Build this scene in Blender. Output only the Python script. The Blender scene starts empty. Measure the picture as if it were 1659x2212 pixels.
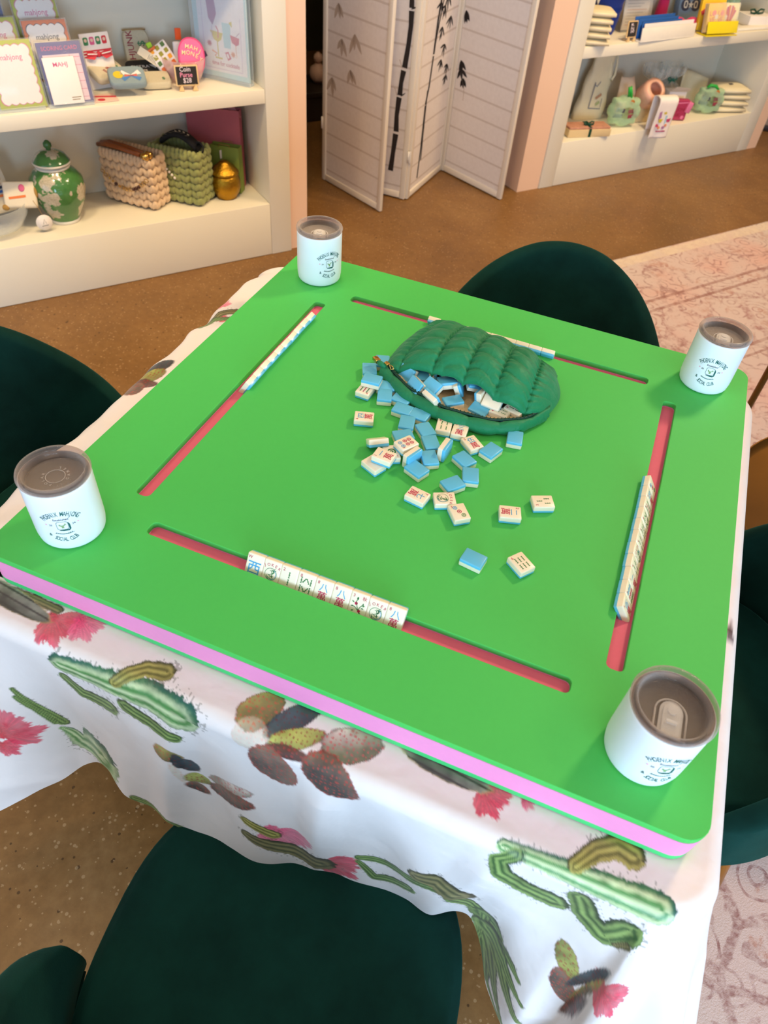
import bpy, bmesh, math, random
import numpy as np
from mathutils import Matrix, Vector, Euler
random.seed(7)
scene = bpy.context.scene
COL = scene.collection
PI = math.pi
def R(d): return math.radians(d)
def T(x, y, z): return Matrix.Translation((x, y, z))
def RX(d): return Matrix.Rotation(R(d), 4, 'X')
def RY(d): return Matrix.Rotation(R(d), 4, 'Y')
def RZ(d): return Matrix.Rotation(R(d), 4, 'Z')
def lin(c):
    return tuple(((v / 12.92) if v <= .04045 else ((v + .055) / 1.055) ** 2.4) for v in c)
def rgb(r, g, b): return lin((r / 255, g / 255, b / 255))

# ---------------------------------------------------------------- materials
MATS = {}
def mat(name, color, rough=.5, metal=0, var=.06, scale=30, bump=0, bscale=200, sheen=0, trans=0, ior=1.45, coat=0, emis=0, spec=.5, alpha=1, sheen_tint=None, thin=False):
    if name in MATS: return MATS[name]
    m = bpy.data.materials.new(name); m.use_nodes = True
    nt = m.node_tree; b = nt.nodes['Principled BSDF']
    b.inputs['Roughness'].default_value = rough; b.inputs['Metallic'].default_value = metal
    b.inputs['IOR'].default_value = ior; b.inputs['Transmission Weight'].default_value = trans
    b.inputs['Coat Weight'].default_value = coat; b.inputs['Specular IOR Level'].default_value = spec
    b.inputs['Sheen Weight'].default_value = sheen; b.inputs['Alpha'].default_value = alpha
    if sheen_tint: b.inputs['Sheen Tint'].default_value = (*sheen_tint, 1)
    if emis:
        b.inputs['Emission Color'].default_value = (*color, 1); b.inputs['Emission Strength'].default_value = emis
    tc = nt.nodes.new('ShaderNodeTexCoord')
    nz = nt.nodes.new('ShaderNodeTexNoise'); nz.inputs['Scale'].default_value = scale; nz.inputs['Detail'].default_value = 3
    nt.links.new(tc.outputs['Object'], nz.inputs['Vector'])
    mx = nt.nodes.new('ShaderNodeMix'); mx.data_type = 'RGBA'
    mx.inputs[6].default_value = (*[v * (1 - var) for v in color], 1)
    mx.inputs[7].default_value = (*[min(1, v * (1 + var)) for v in color], 1)
    nt.links.new(nz.outputs['Fac'], mx.inputs[0]); nt.links.new(mx.outputs[2], b.inputs['Base Color'])
    if bump:
        n2 = nt.nodes.new('ShaderNodeTexNoise'); n2.inputs['Scale'].default_value = bscale; n2.inputs['Detail'].default_value = 4
        nt.links.new(tc.outputs['Object'], n2.inputs['Vector'])
        bp = nt.nodes.new('ShaderNodeBump'); bp.inputs['Strength'].default_value = bump; bp.inputs['Distance'].default_value = .01
        nt.links.new(n2.outputs['Fac'], bp.inputs['Height']); nt.links.new(bp.outputs['Normal'], b.inputs['Normal'])
    MATS[name] = m
    return m
def clear(name, color, rough=.03, mixw=.25, var=.02, tint=None):
    """thin clear plastic: mostly transparent, glossy on top"""
    if name in MATS: return MATS[name]
    m = bpy.data.materials.new(name); m.use_nodes = True; nt = m.node_tree
    for n in list(nt.nodes):
        if n.type != 'OUTPUT_MATERIAL': nt.nodes.remove(n)
    out = [n for n in nt.nodes if n.type == 'OUTPUT_MATERIAL'][0]
    tr = nt.nodes.new('ShaderNodeBsdfTransparent'); tr.inputs[0].default_value = (*(tint or [.6 + .4 * c for c in color]), 1)
    gl = nt.nodes.new('ShaderNodeBsdfPrincipled'); gl.inputs['Base Color'].default_value = (*color, 1); gl.inputs['Roughness'].default_value = rough
    lw = nt.nodes.new('ShaderNodeLayerWeight'); lw.inputs['Blend'].default_value = .35
    nz = nt.nodes.new('ShaderNodeTexNoise'); nz.inputs['Scale'].default_value = 40
    mp = nt.nodes.new('ShaderNodeMath'); mp.operation = 'MULTIPLY_ADD'; mp.inputs[1].default_value = .55; mp.inputs[2].default_value = mixw - .05
    md = nt.nodes.new('ShaderNodeMath'); md.operation = 'MULTIPLY_ADD'; md.inputs[1].default_value = .1
    nt.links.new(lw.outputs['Facing'], mp.inputs[0]); nt.links.new(nz.outputs['Fac'], md.inputs[0]); nt.links.new(mp.outputs[0], md.inputs[2])
    mx = nt.nodes.new('ShaderNodeMixShader')
    nt.links.new(md.outputs[0], mx.inputs[0]); nt.links.new(tr.outputs[0], mx.inputs[1]); nt.links.new(gl.outputs[0], mx.inputs[2])
    nt.links.new(mx.outputs[0], out.inputs['Surface'])
    MATS[name] = m; return m
def ramp(nt, fac, stops):
    r = nt.nodes.new('ShaderNodeValToRGB'); e = r.color_ramp.elements
    while len(e) < len(stops): e.new(.5)
    for el, (p, c) in zip(e, stops): el.position = p; el.color = (*c, 1)
    nt.links.new(fac, r.inputs[0]); return r
def mixc(nt, fac, a, b):
    m = nt.nodes.new('ShaderNodeMix'); m.data_type = 'RGBA'
    for sock, v in ((m.inputs[0], fac), (m.inputs[6], a), (m.inputs[7], b)):
        if isinstance(v, (int, float)): sock.default_value = v
        elif isinstance(v, tuple): sock.default_value = (*v, 1)
        else: nt.links.new(v, sock)
    return m.outputs[2]
def tex(nt, kind, vec, **k):
    n = nt.nodes.new(kind)
    for a, v in k.items():
        if a in n.inputs: n.inputs[a].default_value = v
        else: setattr(n, a, v)
    if vec is not None: nt.links.new(vec, n.inputs['Vector'])
    return n
def mathn(nt, op, a, b=None, c=None):
    n = nt.nodes.new('ShaderNodeMath'); n.operation = op
    for i, v in enumerate((a, b, c)):
        if v is None: continue
        if isinstance(v, (int, float)): n.inputs[i].default_value = v
        else: nt.links.new(v, n.inputs[i])
    return n.outputs[0]

# ---------------------------------------------------------------- mesh builder
TXT = {}
def text_mesh(s):
    if s in TXT: return TXT[s]
    cu = bpy.data.curves.new('lettering', 'FONT'); cu.body = s; cu.align_x = 'CENTER'; cu.resolution_u = 2; cu.size = 1; cu.offset = .007
    o = bpy.data.objects.new('lettering', cu); COL.objects.link(o)
    dg = bpy.context.evaluated_depsgraph_get(); dg.update()
    ev = o.evaluated_get(dg); me = ev.to_mesh()
    v = [tuple(p.co)[:2] for p in me.vertices]; f = [tuple(p.vertices) for p in me.polygons]
    ev.to_mesh_clear(); bpy.data.objects.remove(o); bpy.data.curves.remove(cu)
    TXT[s] = (v, f); return TXT[s]
class MB:
    def __init__(s): s.bm = bmesh.new()
    def _fin(s, vs, fs, M, mi, smooth):
        if M is not None: bmesh.ops.transform(s.bm, matrix=M, verts=vs)
        for f in fs: f.material_index = mi; f.smooth = smooth
    def verts_faces(s, V, F, M=None, mi=0, smooth=False):
        vs = [s.bm.verts.new(v) for v in V]; fs = []
        for f in F:
            try: fs.append(s.bm.faces.new([vs[i] for i in f]))
            except ValueError: pass
        s._fin(vs, fs, M, mi, smooth); return s
    def box(s, c, d, M=None, mi=0, bev=0, seg=2):
        b = bmesh.new(); bmesh.ops.create_cube(b, size=1)
        for v in b.verts: v.co = Vector((v.co.x * d[0] + c[0], v.co.y * d[1] + c[1], v.co.z * d[2] + c[2]))
        if bev: bmesh.ops.bevel(b, geom=list(b.edges), offset=bev, segments=seg, profile=.5, affect='EDGES')
        b.verts.ensure_lookup_table()
        s.verts_faces([v.co[:] for v in b.verts], [[v.index for v in f.verts] for f in b.faces], M, mi, bool(bev)); b.free(); return s
    def lathe(s, prof, n=48, M=None, mi=0, close=False, smooth=True, caps=True):
        V = []; F = []
        for r, z in prof:
            for k in range(n): V.append((r * math.cos(2 * PI * k / n), r * math.sin(2 * PI * k / n), z))
        m = len(prof)
        for i in range(m - 1 + (1 if close else 0)):
            for k in range(n):
                a = i * n + k; b = i * n + (k + 1) % n; i2 = (i + 1) % m
                F.append((a, b, i2 * n + (k + 1) % n, i2 * n + k))
        if not close and caps:
            if prof[0][0] > 1e-6: F.append(tuple(range(n))[::-1])
            if prof[-1][0] > 1e-6: F.append(tuple((m - 1) * n + k for k in range(n)))
        return s.verts_faces(V, F, M, mi, smooth)
    def tube(s, pts, rad, n=10, M=None, mi=0, closed=False, caps=True):
        pts = [Vector(p) for p in pts]; m = len(pts); V = []; F = []; up = None
        for i, p in enumerate(pts):
            a = pts[(i - 1) % m] if (closed or i > 0) else p; b = pts[(i + 1) % m] if (closed or i < m - 1) else p
            t = (b - a).normalized()
            if up is None: up = Vector((0, 0, 1)) if abs(t.z) < .9 else Vector((1, 0, 0))
            u = (up - t * up.dot(t)).normalized(); w = t.cross(u); up = u
            r = rad[i] if isinstance(rad, (list, tuple)) else rad
            for k in range(n):
                an = 2 * PI * k / n; V.append(tuple(p + (u * math.cos(an) + w * math.sin(an)) * r))
        for i in range(m if closed else m - 1):
            for k in range(n):
                j = (i + 1) % m; F.append((i * n + k, i * n + (k + 1) % n, j * n + (k + 1) % n, j * n + k))
        if caps and not closed: F.append(tuple(range(n))[::-1]); F.append(tuple((m - 1) * n + k for k in range(n)))
        return s.verts_faces(V, F, M, mi, True)
    def ball(s, c, r, M=None, mi=0, nu=14, nv=9):
        if isinstance(r, (int, float)): r = (r, r, r)
        prof = [(math.sin(PI * i / nv), -math.cos(PI * i / nv)) for i in range(nv + 1)]
        V = []; F = []
        V.append((0, 0, -1))
        for i in range(1, nv):
            for k in range(nu): V.append((prof[i][0] * math.cos(2 * PI * k / nu), prof[i][0] * math.sin(2 * PI * k / nu), prof[i][1]))
        V.append((0, 0, 1)); L = len(V) - 1
        for k in range(nu): F.append((0, 1 + (k + 1) % nu, 1 + k)); F.append((L, L - nu + k, L - nu + (k + 1) % nu))
        for i in range(nv - 2):
            for k in range(nu): F.append((1 + i * nu + k, 1 + i * nu + (k + 1) % nu, 1 + (i + 1) * nu + (k + 1) % nu, 1 + (i + 1) * nu + k))
        MM = T(*c) @ Matrix.Diagonal((*r, 1)); 
        return s.verts_faces(V, F, (M @ MM) if M is not None else MM, mi, True)
    def poly(s, pts, M=None, mi=0):
        return s.verts_faces([(p[0], p[1], p[2] if len(p) > 2 else 0) for p in pts], [tuple(range(len(pts)))], M, mi)
    def prism(s, pts, z0, z1, M=None, mi=0, smooth=False):
        n = len(pts); V = [(x, y, z0) for x, y in pts] + [(x, y, z1) for x, y in pts]
        F = [tuple(range(n))[::-1], tuple(range(n, 2 * n))] + [(i, (i + 1) % n, n + (i + 1) % n, n + i) for i in range(n)]
        return s.verts_faces(V, F, M, mi, smooth)
    def grid(s, fn, nu, nv, M=None, mi=0, cu=False, cv=False, smooth=True):
        V = []; F = []
        for i in range(nu):
            for j in range(nv): V.append(tuple(fn(i / (nu if cu else nu - 1), j / (nv if cv else nv - 1))))
        for i in range(nu if cu else nu - 1):
            for j in range(nv if cv else nv - 1):
                a = i; b = (i + 1) % nu; c = j; d = (j + 1) % nv
                F.append((a * nv + c, b * nv + c, b * nv + d, a * nv + d))
        return s.verts_faces(V, F, M, mi, smooth)
    def text(s, t, size, M=None, mi=0, xs=1, fn=None):
        v, f = text_mesh(t)
        V = [(x * size * xs, y * size, 0) for x, y in v]
        if fn: V = [fn(x, y) for x, y, _ in V]
        return s.verts_faces(V, f, M, mi)
    def line(s, pts, w, M=None, mi=0, fn=None):
        """flat stroke in XY"""
        L = []; Rr = []
        for i, p in enumerate(pts):
            a = pts[max(i - 1, 0)]; b = pts[min(i + 1, len(pts) - 1)]
            dx, dy = b[0] - a[0], b[1] - a[1]; l = math.hypot(dx, dy) or 1
            ww = (w[i] if isinstance(w, (list, tuple)) else w) / 2
            L.append((p[0] - dy / l * ww, p[1] + dx / l * ww, 0)); Rr.append((p[0] + dy / l * ww, p[1] - dx / l * ww, 0))
        V = Rr + L; n = len(pts)
        if fn: V = [fn(x, y) for x, y, _ in V]
        return s.verts_faces(V, [(i, i + 1, n + i + 1, n + i) for i in range(n - 1)], M, mi)
    def build(s, name, mats, parent=None, M=None, sharp=None, weld=False):
        me = bpy.data.meshes.new(name)
        if weld: bmesh.ops.remove_doubles(s.bm, verts=s.bm.verts, dist=1e-5)
        s.bm.to_mesh(me); s.bm.free()
        for m in (mats if isinstance(mats, (list, tuple)) else [mats]): me.materials.append(m)
        if sharp is not None: me.set_sharp_from_angle(angle=R(sharp))
        o = bpy.data.objects.new(name, me); COL.objects.link(o)
        if parent is not None: o.parent = parent
        if M is not None: o.matrix_local = M
        return o
def tag(o, label, cat, group=None):
    o['label'] = label; o['category'] = cat
    if group: o['group'] = group
    return o
def thing(name, label, cat, loc=(0, 0, 0), rot=(0, 0, 0), group=None):
    o = bpy.data.objects.new(name, None); COL.objects.link(o); o.empty_display_size = .05
    o.location = loc; o.rotation_euler = rot
    return tag(o, label, cat, group)
def structure(o): o['kind'] = 'structure'; return o
def circle(r, n, cx=0, cy=0, a0=0, a1=360):
    return [(cx + r * math.cos(R(a0 + (a1 - a0) * i / n)), cy + r * math.sin(R(a0 + (a1 - a0) * i / n))) for i in range(n + (0 if a1 - a0 == 360 else 1))]
def rrect(w, h, r, n=6, cx=0, cy=0):
    P = []
    for sx, sy, a in ((1, -1, -90), (1, 1, 0), (-1, 1, 90), (-1, -1, 180)):
        for i in range(n + 1):
            an = R(a + 90 * i / n); P.append((cx + sx * (w / 2 - r) + r * math.cos(an), cy + sy * (h / 2 - r) + r * math.sin(an)))
    return P
def outline_mesh(splines, z0, z1, bev=0):
    """solid plate from an outline with holes"""
    cu = bpy.data.curves.new('plate', 'CURVE'); cu.dimensions = '2D'; cu.fill_mode = 'BOTH'
    cu.extrude = (z1 - z0) / 2 - bev; cu.bevel_depth = bev; cu.offset = -bev; cu.bevel_resolution = 1
    for P in splines:
        sp = cu.splines.new('POLY'); sp.points.add(len(P) - 1); sp.use_cyclic_u = True
        for q, (x, y) in zip(sp.points, P): q.co = (x, y, 0, 1)
    o = bpy.data.objects.new('plate', cu); COL.objects.link(o)
    dg = bpy.context.evaluated_depsgraph_get(); dg.update(); ev = o.evaluated_get(dg); me = ev.to_mesh()
    V = [(v.co.x, v.co.y, v.co.z + (z0 + z1) / 2) for v in me.vertices]; F = [tuple(p.vertices) for p in me.polygons]
    ev.to_mesh_clear(); bpy.data.objects.remove(o); bpy.data.curves.remove(cu)
    return V, F
# wall frame: s along the shelf wall, t = depth into the wall from the room, z up
NW = (.7909, -.6119); DW = (.6119, .7909); AW = math.degrees(math.atan2(DW[1], DW[0]))
def W2(s, t): return (s * DW[0] - t * NW[0], s * DW[1] - t * NW[1])
def WM(s=0, t=0, z=0, a=0):
    x, y = W2(s, t); return T(x, y, z) @ RZ(AW + a)
def wthing(name, label, cat, s, t, z, a=0, group=None):
    x, y = W2(s, t); return thing(name, label, cat, (x, y, z), (0, 0, R(AW + a)), group)
M_WALL = T(0, 0, 0) @ RZ(AW)   # local x=s, y=t
# ---------------------------------------------------------------- camera
ZT = .795; SB = .83
cam = bpy.data.cameras.new('camera'); co = bpy.data.objects.new('camera', cam); COL.objects.link(co); scene.camera = co
cam.sensor_fit = 'VERTICAL'; cam.sensor_height = 36; cam.lens = 1546.65 / 2212 * 36; cam.clip_start = .02
Rc = ((.92360563, .37670469, .07103666), (.32007562, -.65583653, -.68368856), (-.21096025, .6541957, -.7263083))
co.matrix_world = Matrix(((Rc[0][0], -Rc[1][0], -Rc[2][0], .594682), (Rc[0][1], -Rc[1][1], -Rc[2][1], -.337034), (Rc[0][2], -Rc[1][2], -Rc[2][2], 1.459410), (0, 0, 0, 1)))
cam.dof.use_dof = True; cam.dof.focus_distance = 1.05; cam.dof.aperture_fstop = 7.5

# ---------------------------------------------------------------- setting
def floor_mat():
    m = bpy.data.materials.new('polished_concrete'); m.use_nodes = True; nt = m.node_tree; b = nt.nodes['Principled BSDF']
    tc = nt.nodes.new('ShaderNodeTexCoord'); v = tc.outputs['Object']
    n1 = tex(nt, 'ShaderNodeTexNoise', v, Scale=2.3, Detail=6, Roughness=.65)
    c = ramp(nt, n1.outputs['Fac'], [(.3, rgb(118, 82, 42)), (.52, rgb(138, 99, 55)), (.72, rgb(154, 116, 72))]).outputs[0]
    n2 = tex(nt, 'ShaderNodeTexNoise', v, Scale=38, Detail=5, Roughness=.7)
    c = mixc(nt, ramp(nt, n2.outputs['Fac'], [(.35, (.35,) * 3), (.65, (0,) * 3)]).outputs[0], c, rgb(100, 66, 32))
    vo = tex(nt, 'ShaderNodeTexVoronoi', v, Scale=58, Randomness=1)
    n3 = tex(nt, 'ShaderNodeTexNoise', v, Scale=9, Detail=2)
    # random per-cell size
    sep = nt.nodes.new('ShaderNodeSeparateColor'); nt.links.new(vo.outputs['Color'], sep.inputs[0])
    size = mathn(nt, 'MULTIPLY', mathn(nt, 'POWER', sep.outputs[0], 3.0), .42)
    sp = mathn(nt, 'LESS_THAN', vo.outputs['Distance'], mathn(nt, 'MULTIPLY', size, n3.outputs['Fac']))
    c = mixc(nt, mathn(nt, 'MULTIPLY', sp, .8), c, rgb(70, 46, 24))
    vo2 = tex(nt, 'ShaderNodeTexVoronoi', v, Scale=130, Randomness=1)
    sep2 = nt.nodes.new('ShaderNodeSeparateColor'); nt.links.new(vo2.outputs['Color'], sep2.inputs[0])
    l = mathn(nt, 'LESS_THAN', vo2.outputs['Distance'], mathn(nt, 'MULTIPLY', mathn(nt, 'POWER', sep2.outputs[1], 4.0), .45))
    c = mixc(nt, mathn(nt, 'MULTIPLY', l, .35), c, rgb(214, 178, 132))
    nt.links.new(c, b.inputs['Base Color'])
    rr = ramp(nt, n1.outputs['Fac'], [(.3, (.3,) * 3), (.7, (.5,) * 3)]); nt.links.new(rr.outputs[0], b.inputs['Roughness'])
    b.inputs['Specular IOR Level'].default_value = .35
    return m
M_pink = mat('pink_wall_paint', rgb(240, 200, 172), .75, var=.02, scale=4, bump=.03, bscale=150)
M_white = mat('white_shelf_paint', rgb(238, 228, 208), .5, var=.015, scale=3, bump=.02, bscale=90)
M_plain = mat('pale_wall_paint', rgb(236, 222, 205), .8, var=.02, scale=3)
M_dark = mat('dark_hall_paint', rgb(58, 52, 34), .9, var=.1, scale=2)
S0, S1, TF = -3.4, 6.2, -3.3
mb = MB(); mb.box(((S0 + S1) / 2, (TF + 4.6) / 2, -.05), (S1 - S0, 4.6 - TF, .1), M_WALL)
floor = structure(mb.build('floor', floor_mat()))
CH = 2.9
mb = MB(); mb.box(((S0 + S1) / 2, (TF + 4.6) / 2, CH + .05), (S1 - S0, 4.6 - TF, .1), M_WALL)
structure(mb.build('ceiling', mat('ceiling_paint', rgb(226, 214, 200), .9)))
# back wall: pink piers beside the shelf units and the doorway, plain wall over them
mb = MB()
def pier(s0, s1, t0, t1, z0=0, z1=CH, mi=0): mb.box(((s0 + s1) / 2, (t0 + t1) / 2, (z0 + z1) / 2), (s1 - s0, t1 - t0, z1 - z0), M_WALL, mi)
pier(1.287, 1.364, 1.955, 2.30); pier(2.574, 2.708, 2.067, 2.42); pier(4.288, 4.374, 2.065, 2.42)
pier(S0, -.294, 1.955, 2.30)
pier(S0, 1.287, 2.302, 2.42, 0, CH, 1); pier(-.294, 1.287, 1.96, 2.302, 2.252, CH)
pier(1.364, 2.574, 2.1, 2.2, 2.25, CH); pier(2.708, 4.288, 2.422, 2.52, 0, CH, 1); pier(2.708, 4.288, 2.07, 2.422, 2.252, CH)
pier(4.374, S1, 2.62, 2.72)
structure(mb.build('wall_back', [M_pink, M_plain]))
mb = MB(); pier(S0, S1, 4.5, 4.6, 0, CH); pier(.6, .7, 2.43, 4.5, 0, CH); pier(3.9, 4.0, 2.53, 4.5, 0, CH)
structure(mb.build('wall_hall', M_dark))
mb = MB(); pier(S0 - .1, S0, TF, 4.6, 0, .5); pier(S0 - .1, S0, TF, 4.6, 2.5, CH); pier(S0 - .1, S0, TF, -1.9, .5, 2.5); pier(S0 - .1, S0, 1.1, 4.6, .5, 2.5)
structure(mb.build('wall_left', M_plain))
mb = MB(); pier(S1, S1 + .1, TF, 4.6, 0, CH)
structure(mb.build('wall_right', M_plain))
mb = MB(); pier(S0, S1, TF - .1, TF, 0, .35); pier(S0, S1, TF - .1, TF, 2.6, CH); pier(S0, -2.0, TF - .1, TF, .35, 2.6); pier(3.2, S1, TF - .1, TF, .35, 2.6)
structure(mb.build('wall_front', M_plain))
M_frame = mat('window_frame_paint', rgb(220, 215, 208), .5)
w = MB()
for s in (-2.0, -.27, 1.46, 3.2): w.box((s, TF - .05, 1.475), (.06, .08, 2.25), M_WALL)
for z in (.35, 2.6): w.box((.6, TF - .05, z), (5.2, .08, .06), M_WALL)
structure(w.build('window_1', M_frame))
w = MB()
for t in (-1.9, -.4, 1.1): w.box((S0 - .05, t, 1.5), (.08, .06, 2.0), M_WALL)
for z in (.5, 2.5): w.box((S0 - .05, -.4, z), (.08, 3.0, .06), M_WALL)
structure(w.build('window_2', M_frame))

# ---------------------------------------------------------------- rug
def rug_mat():
    m = bpy.data.materials.new('faded_rug_pile'); m.use_nodes = True; nt = m.node_tree; b = nt.nodes['Principled BSDF']
    b.inputs['Roughness'].default_value = .95; b.inputs['Sheen Weight'].default_value = .2
    tc = nt.nodes.new('ShaderNodeTexCoord'); v = tc.outputs['Object']
    base = ramp(nt, tex(nt, 'ShaderNodeTexNoise', v, Scale=2.2, Detail=4).outputs['Fac'], [(.38, rgb(206, 186, 178)), (.55, rgb(208, 182, 174)), (.68, rgb(212, 168, 156))]).outputs[0]
    nd = tex(nt, 'ShaderNodeTexNoise', v, Scale=6, Detail=3); mp = nt.nodes.new('ShaderNodeVectorMath'); mp.operation = 'MULTIPLY_ADD'; mp.inputs[1].default_value = (.05,) * 3
    nt.links.new(nd.outputs['Color'], mp.inputs[0]); nt.links.new(v, mp.inputs[2])
    # scrolling outlines
    vo = tex(nt, 'ShaderNodeTexVoronoi', mp.outputs[0], Scale=13, feature='SMOOTH_F1', Smoothness=.25)
    ring = mathn(nt, 'PINGPONG', mathn(nt, 'MULTIPLY', vo.outputs['Distance'], 3.6), .5)
    r1 = ramp(nt, ring, [(.0, (1,) * 3), (.10, (1,) * 3), (.16, (0,) * 3)]).outputs[0]
    ve = tex(nt, 'ShaderNodeTexVoronoi', mp.outputs[0], Scale=5, feature='DISTANCE_TO_EDGE')
    r2 = ramp(nt, ve.outputs['Distance'], [(0, (1,) * 3), (.03, (1,) * 3), (.05, (0,) * 3)]).outputs[0]
    worn = ramp(nt, tex(nt, 'ShaderNodeTexNoise', v, Scale=11, Detail=5, Roughness=.75).outputs['Fac'], [(.42, (0,) * 3), (.56, (1,) * 3)]).outputs[0]
    fine = ramp(nt, tex(nt, 'ShaderNodeTexNoise', v, Scale=90, Detail=3).outputs['Fac'], [(.35, (.35,) * 3), (.6, (1,) * 3)]).outputs[0]
    k = mathn(nt, 'MULTIPLY', mathn(nt, 'MULTIPLY', mathn(nt, 'MAXIMUM', r1, r2), worn), fine)
    pink = ramp(nt, tex(nt, 'ShaderNodeTexNoise', v, Scale=1.6).outputs['Fac'], [(.4, rgb(160, 108, 102)), (.6, rgb(140, 90, 84))]).outputs[0]
    c = mixc(nt, mathn(nt, 'MULTIPLY', k, .85), base, pink)
    blot = ramp(nt, tex(nt, 'ShaderNodeTexNoise', mp.outputs[0], Scale=14, Detail=5, Roughness=.7).outputs['Fac'], [(.56, (0,) * 3), (.62, (.7,) * 3)]).outputs[0]
    c = mixc(nt, mathn(nt, 'MULTIPLY', blot, fine), c, rgb(186, 136, 118))
    # border bands parallel to the long edges
    sx = nt.nodes.new('ShaderNodeSeparateXYZ'); nt.links.new(v, sx.inputs[0])
    for y, wd, colr in ((1.29, .03, rgb(222, 200, 176)), (1.0, .008, rgb(150, 100, 88)), (.94, .008, rgb(150, 100, 88)), (.60, .008, rgb(150, 100, 88)), (.55, .006, rgb(150, 100, 88))):
        d = mathn(nt, 'LESS_THAN', mathn(nt, 'ABSOLUTE', mathn(nt, 'SUBTRACT', sx.outputs[1], y)), wd)
        c = mixc(nt, mathn(nt, 'MULTIPLY', d, mathn(nt, 'MULTIPLY_ADD', worn, .5, .4)), c, colr)
    nt.links.new(c, b.inputs['Base Color'])
    bp = nt.nodes.new('ShaderNodeBump'); bp.inputs['Strength'].default_value = .3; bp.inputs['Distance'].default_value = .004
    nt.links.new(tex(nt, 'ShaderNodeTexNoise', v, Scale=350).outputs['Fac'], bp.inputs['Height']); nt.links.new(bp.outputs[0], b.inputs['Normal'])
    return m
mb = MB(); mb.prism(rrect(4.3, 2.6, .012, 3, .66 + 2.15, .026), .0005, .004)
o = mb.build('area_rug', rug_mat()); o.rotation_euler = (0, 0, R(AW))
tag(o, 'faded pink and cream patterned rug on the floor under the right of the table', 'rug')

# ---------------------------------------------------------------- shelf units
def shelf_unit(s0, s1, tf, label):
    o = wthing('bookcase', label, 'bookcase', s0, tf, 0)
    Wd = s1 - s0; dep = .335; Hh = 2.25
    a = MB()
    a.box((.044, dep / 2, Hh / 2), (.088, dep, Hh), bev=.003); a.box((Wd - .044, dep / 2, Hh / 2), (.088, dep, Hh), bev=.003)
    a.box((Wd / 2, dep / 2, Hh - .05), (Wd - .176, dep, .1)); a.build('side_panels', M_white, o, sharp=40)
    b = MB(); b.box((Wd / 2, dep + .005, Hh / 2), (Wd - .01, .01, Hh - .01)); b.build('back_panel', M_white, o)
    b = MB(); b.box((Wd / 2, dep / 2, .1055), (Wd - .177, dep, .209), bev=.003); b.build('plinth', M_white, o, sharp=40)
    for z in (.591, 1.0, 1.4, 1.8):
        b = MB(); b.box((Wd / 2, dep / 2 + .001, z), (Wd - .177, dep - .002, .046), bev=.0025); b.build('shelf_board', M_white, o, sharp=40)
    return o
DECK = .2105; SHF = .6145
shelf_unit(-.290, 1.285, 1.94, 'white built-in bookcase holding notepads, ginger jar and knitted bags, left of the folding screen')
shelf_unit(2.710, 4.286, 2.06, 'white built-in bookcase holding cards, folded cloths and green packs, right of the folding screen')

# ---------------------------------------------------------------- folding screen
M_lacq = mat('white_screen_wood', rgb(236, 222, 204), .45, var=.03, scale=8)
def paper_mat():
    m = bpy.data.materials.new('shoji_paper'); m.use_nodes = True; nt = m.node_tree; b = nt.nodes['Principled BSDF']; b.inputs['Roughness'].default_value = .8
    tc = nt.nodes.new('ShaderNodeTexCoord'); sx = nt.nodes.new('ShaderNodeSeparateXYZ'); nt.links.new(tc.outputs['Object'], sx.inputs[0])
    fr = mathn(nt, 'FRACT', mathn(nt, 'MULTIPLY_ADD', sx.outputs[2], 1 / .082, .35))
    ln = mathn(nt, 'LESS_THAN', fr, .1)
    nz = tex(nt, 'ShaderNodeTexNoise', tc.outputs['Object'], Scale=60, Detail=5)
    base = mixc(nt, nz.outputs['Fac'], rgb(222, 208, 200), rgb(238, 226, 218))
    nt.links.new(mixc(nt, mathn(nt, 'MULTIPLY', ln, .38), base, rgb(166, 136, 112)), b.inputs['Base Color'])
    b.inputs['Transmission Weight'].default_value = 0
    return m
M_paper = paper_mat(); M_ink = mat('black_ink', rgb(36, 28, 26), .7, var=.2); M_ink2 = mat('washed_ink', rgb(190, 168, 150), .8, var=.1)
M_hinge = mat('white_hinge', rgb(228, 218, 206), .35)
scr = thing('folding_screen', 'white folding paper screen with black bamboo painting standing in the doorway', 'folding screen', (-.953, 2.931, 0))
SP = dict(A=(-.953, 2.931), B=(-.559, 2.734), C=(-.512, 2.919), D=(-.486, 3.362), E=(-.101, 3.166))
def leaf(mb, x, z, a, l, wd, M, mi=1):
    P = []
    for i in range(6):
        t = i / 5; P.append((x + math.cos(R(a)) * l * t, z + math.sin(R(a)) * l * t))
    mb.line(P, [wd * math.sin(PI * (.05 + .93 * i / 5)) for i in range(6)], M, mi)
def panel(a, b, side, art):
    ax, ay = SP[a]; bx, by = SP[b]; L = math.hypot(bx - ax, by - ay); an = math.degrees(math.atan2(by - ay, bx - ax))
    M = T(ax + .953, ay - 2.931, 0) @ RZ(an)
    H = 1.74; f = MB(); th = .017; g = .004
    for x in (g + .012, L - g - .012): f.box((x, 0, H / 2 + .004), (.024, th, H), bev=.0015)
    for z in (.019, H - .01): f.box((L / 2, 0, z), (L - 2 * g - .05, th, .026), bev=.0015)
    fo = f.build('panel', M_lacq, scr, M, sharp=40)
    q = MB(); q.box((L / 2, 0, H / 2), (L - .06, .004, H - .05))
    s = -1 if side < 0 else 1
    AM = Matrix(((1, 0, 0, 0), (0, 0, -1, s * .0032), (0, 1, 0, 0), (0, 0, 0, 1)))
    art(q, AM); po = q.build('paper_sheet', [M_paper, M_ink, M_ink2], fo)
    return fo
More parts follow.
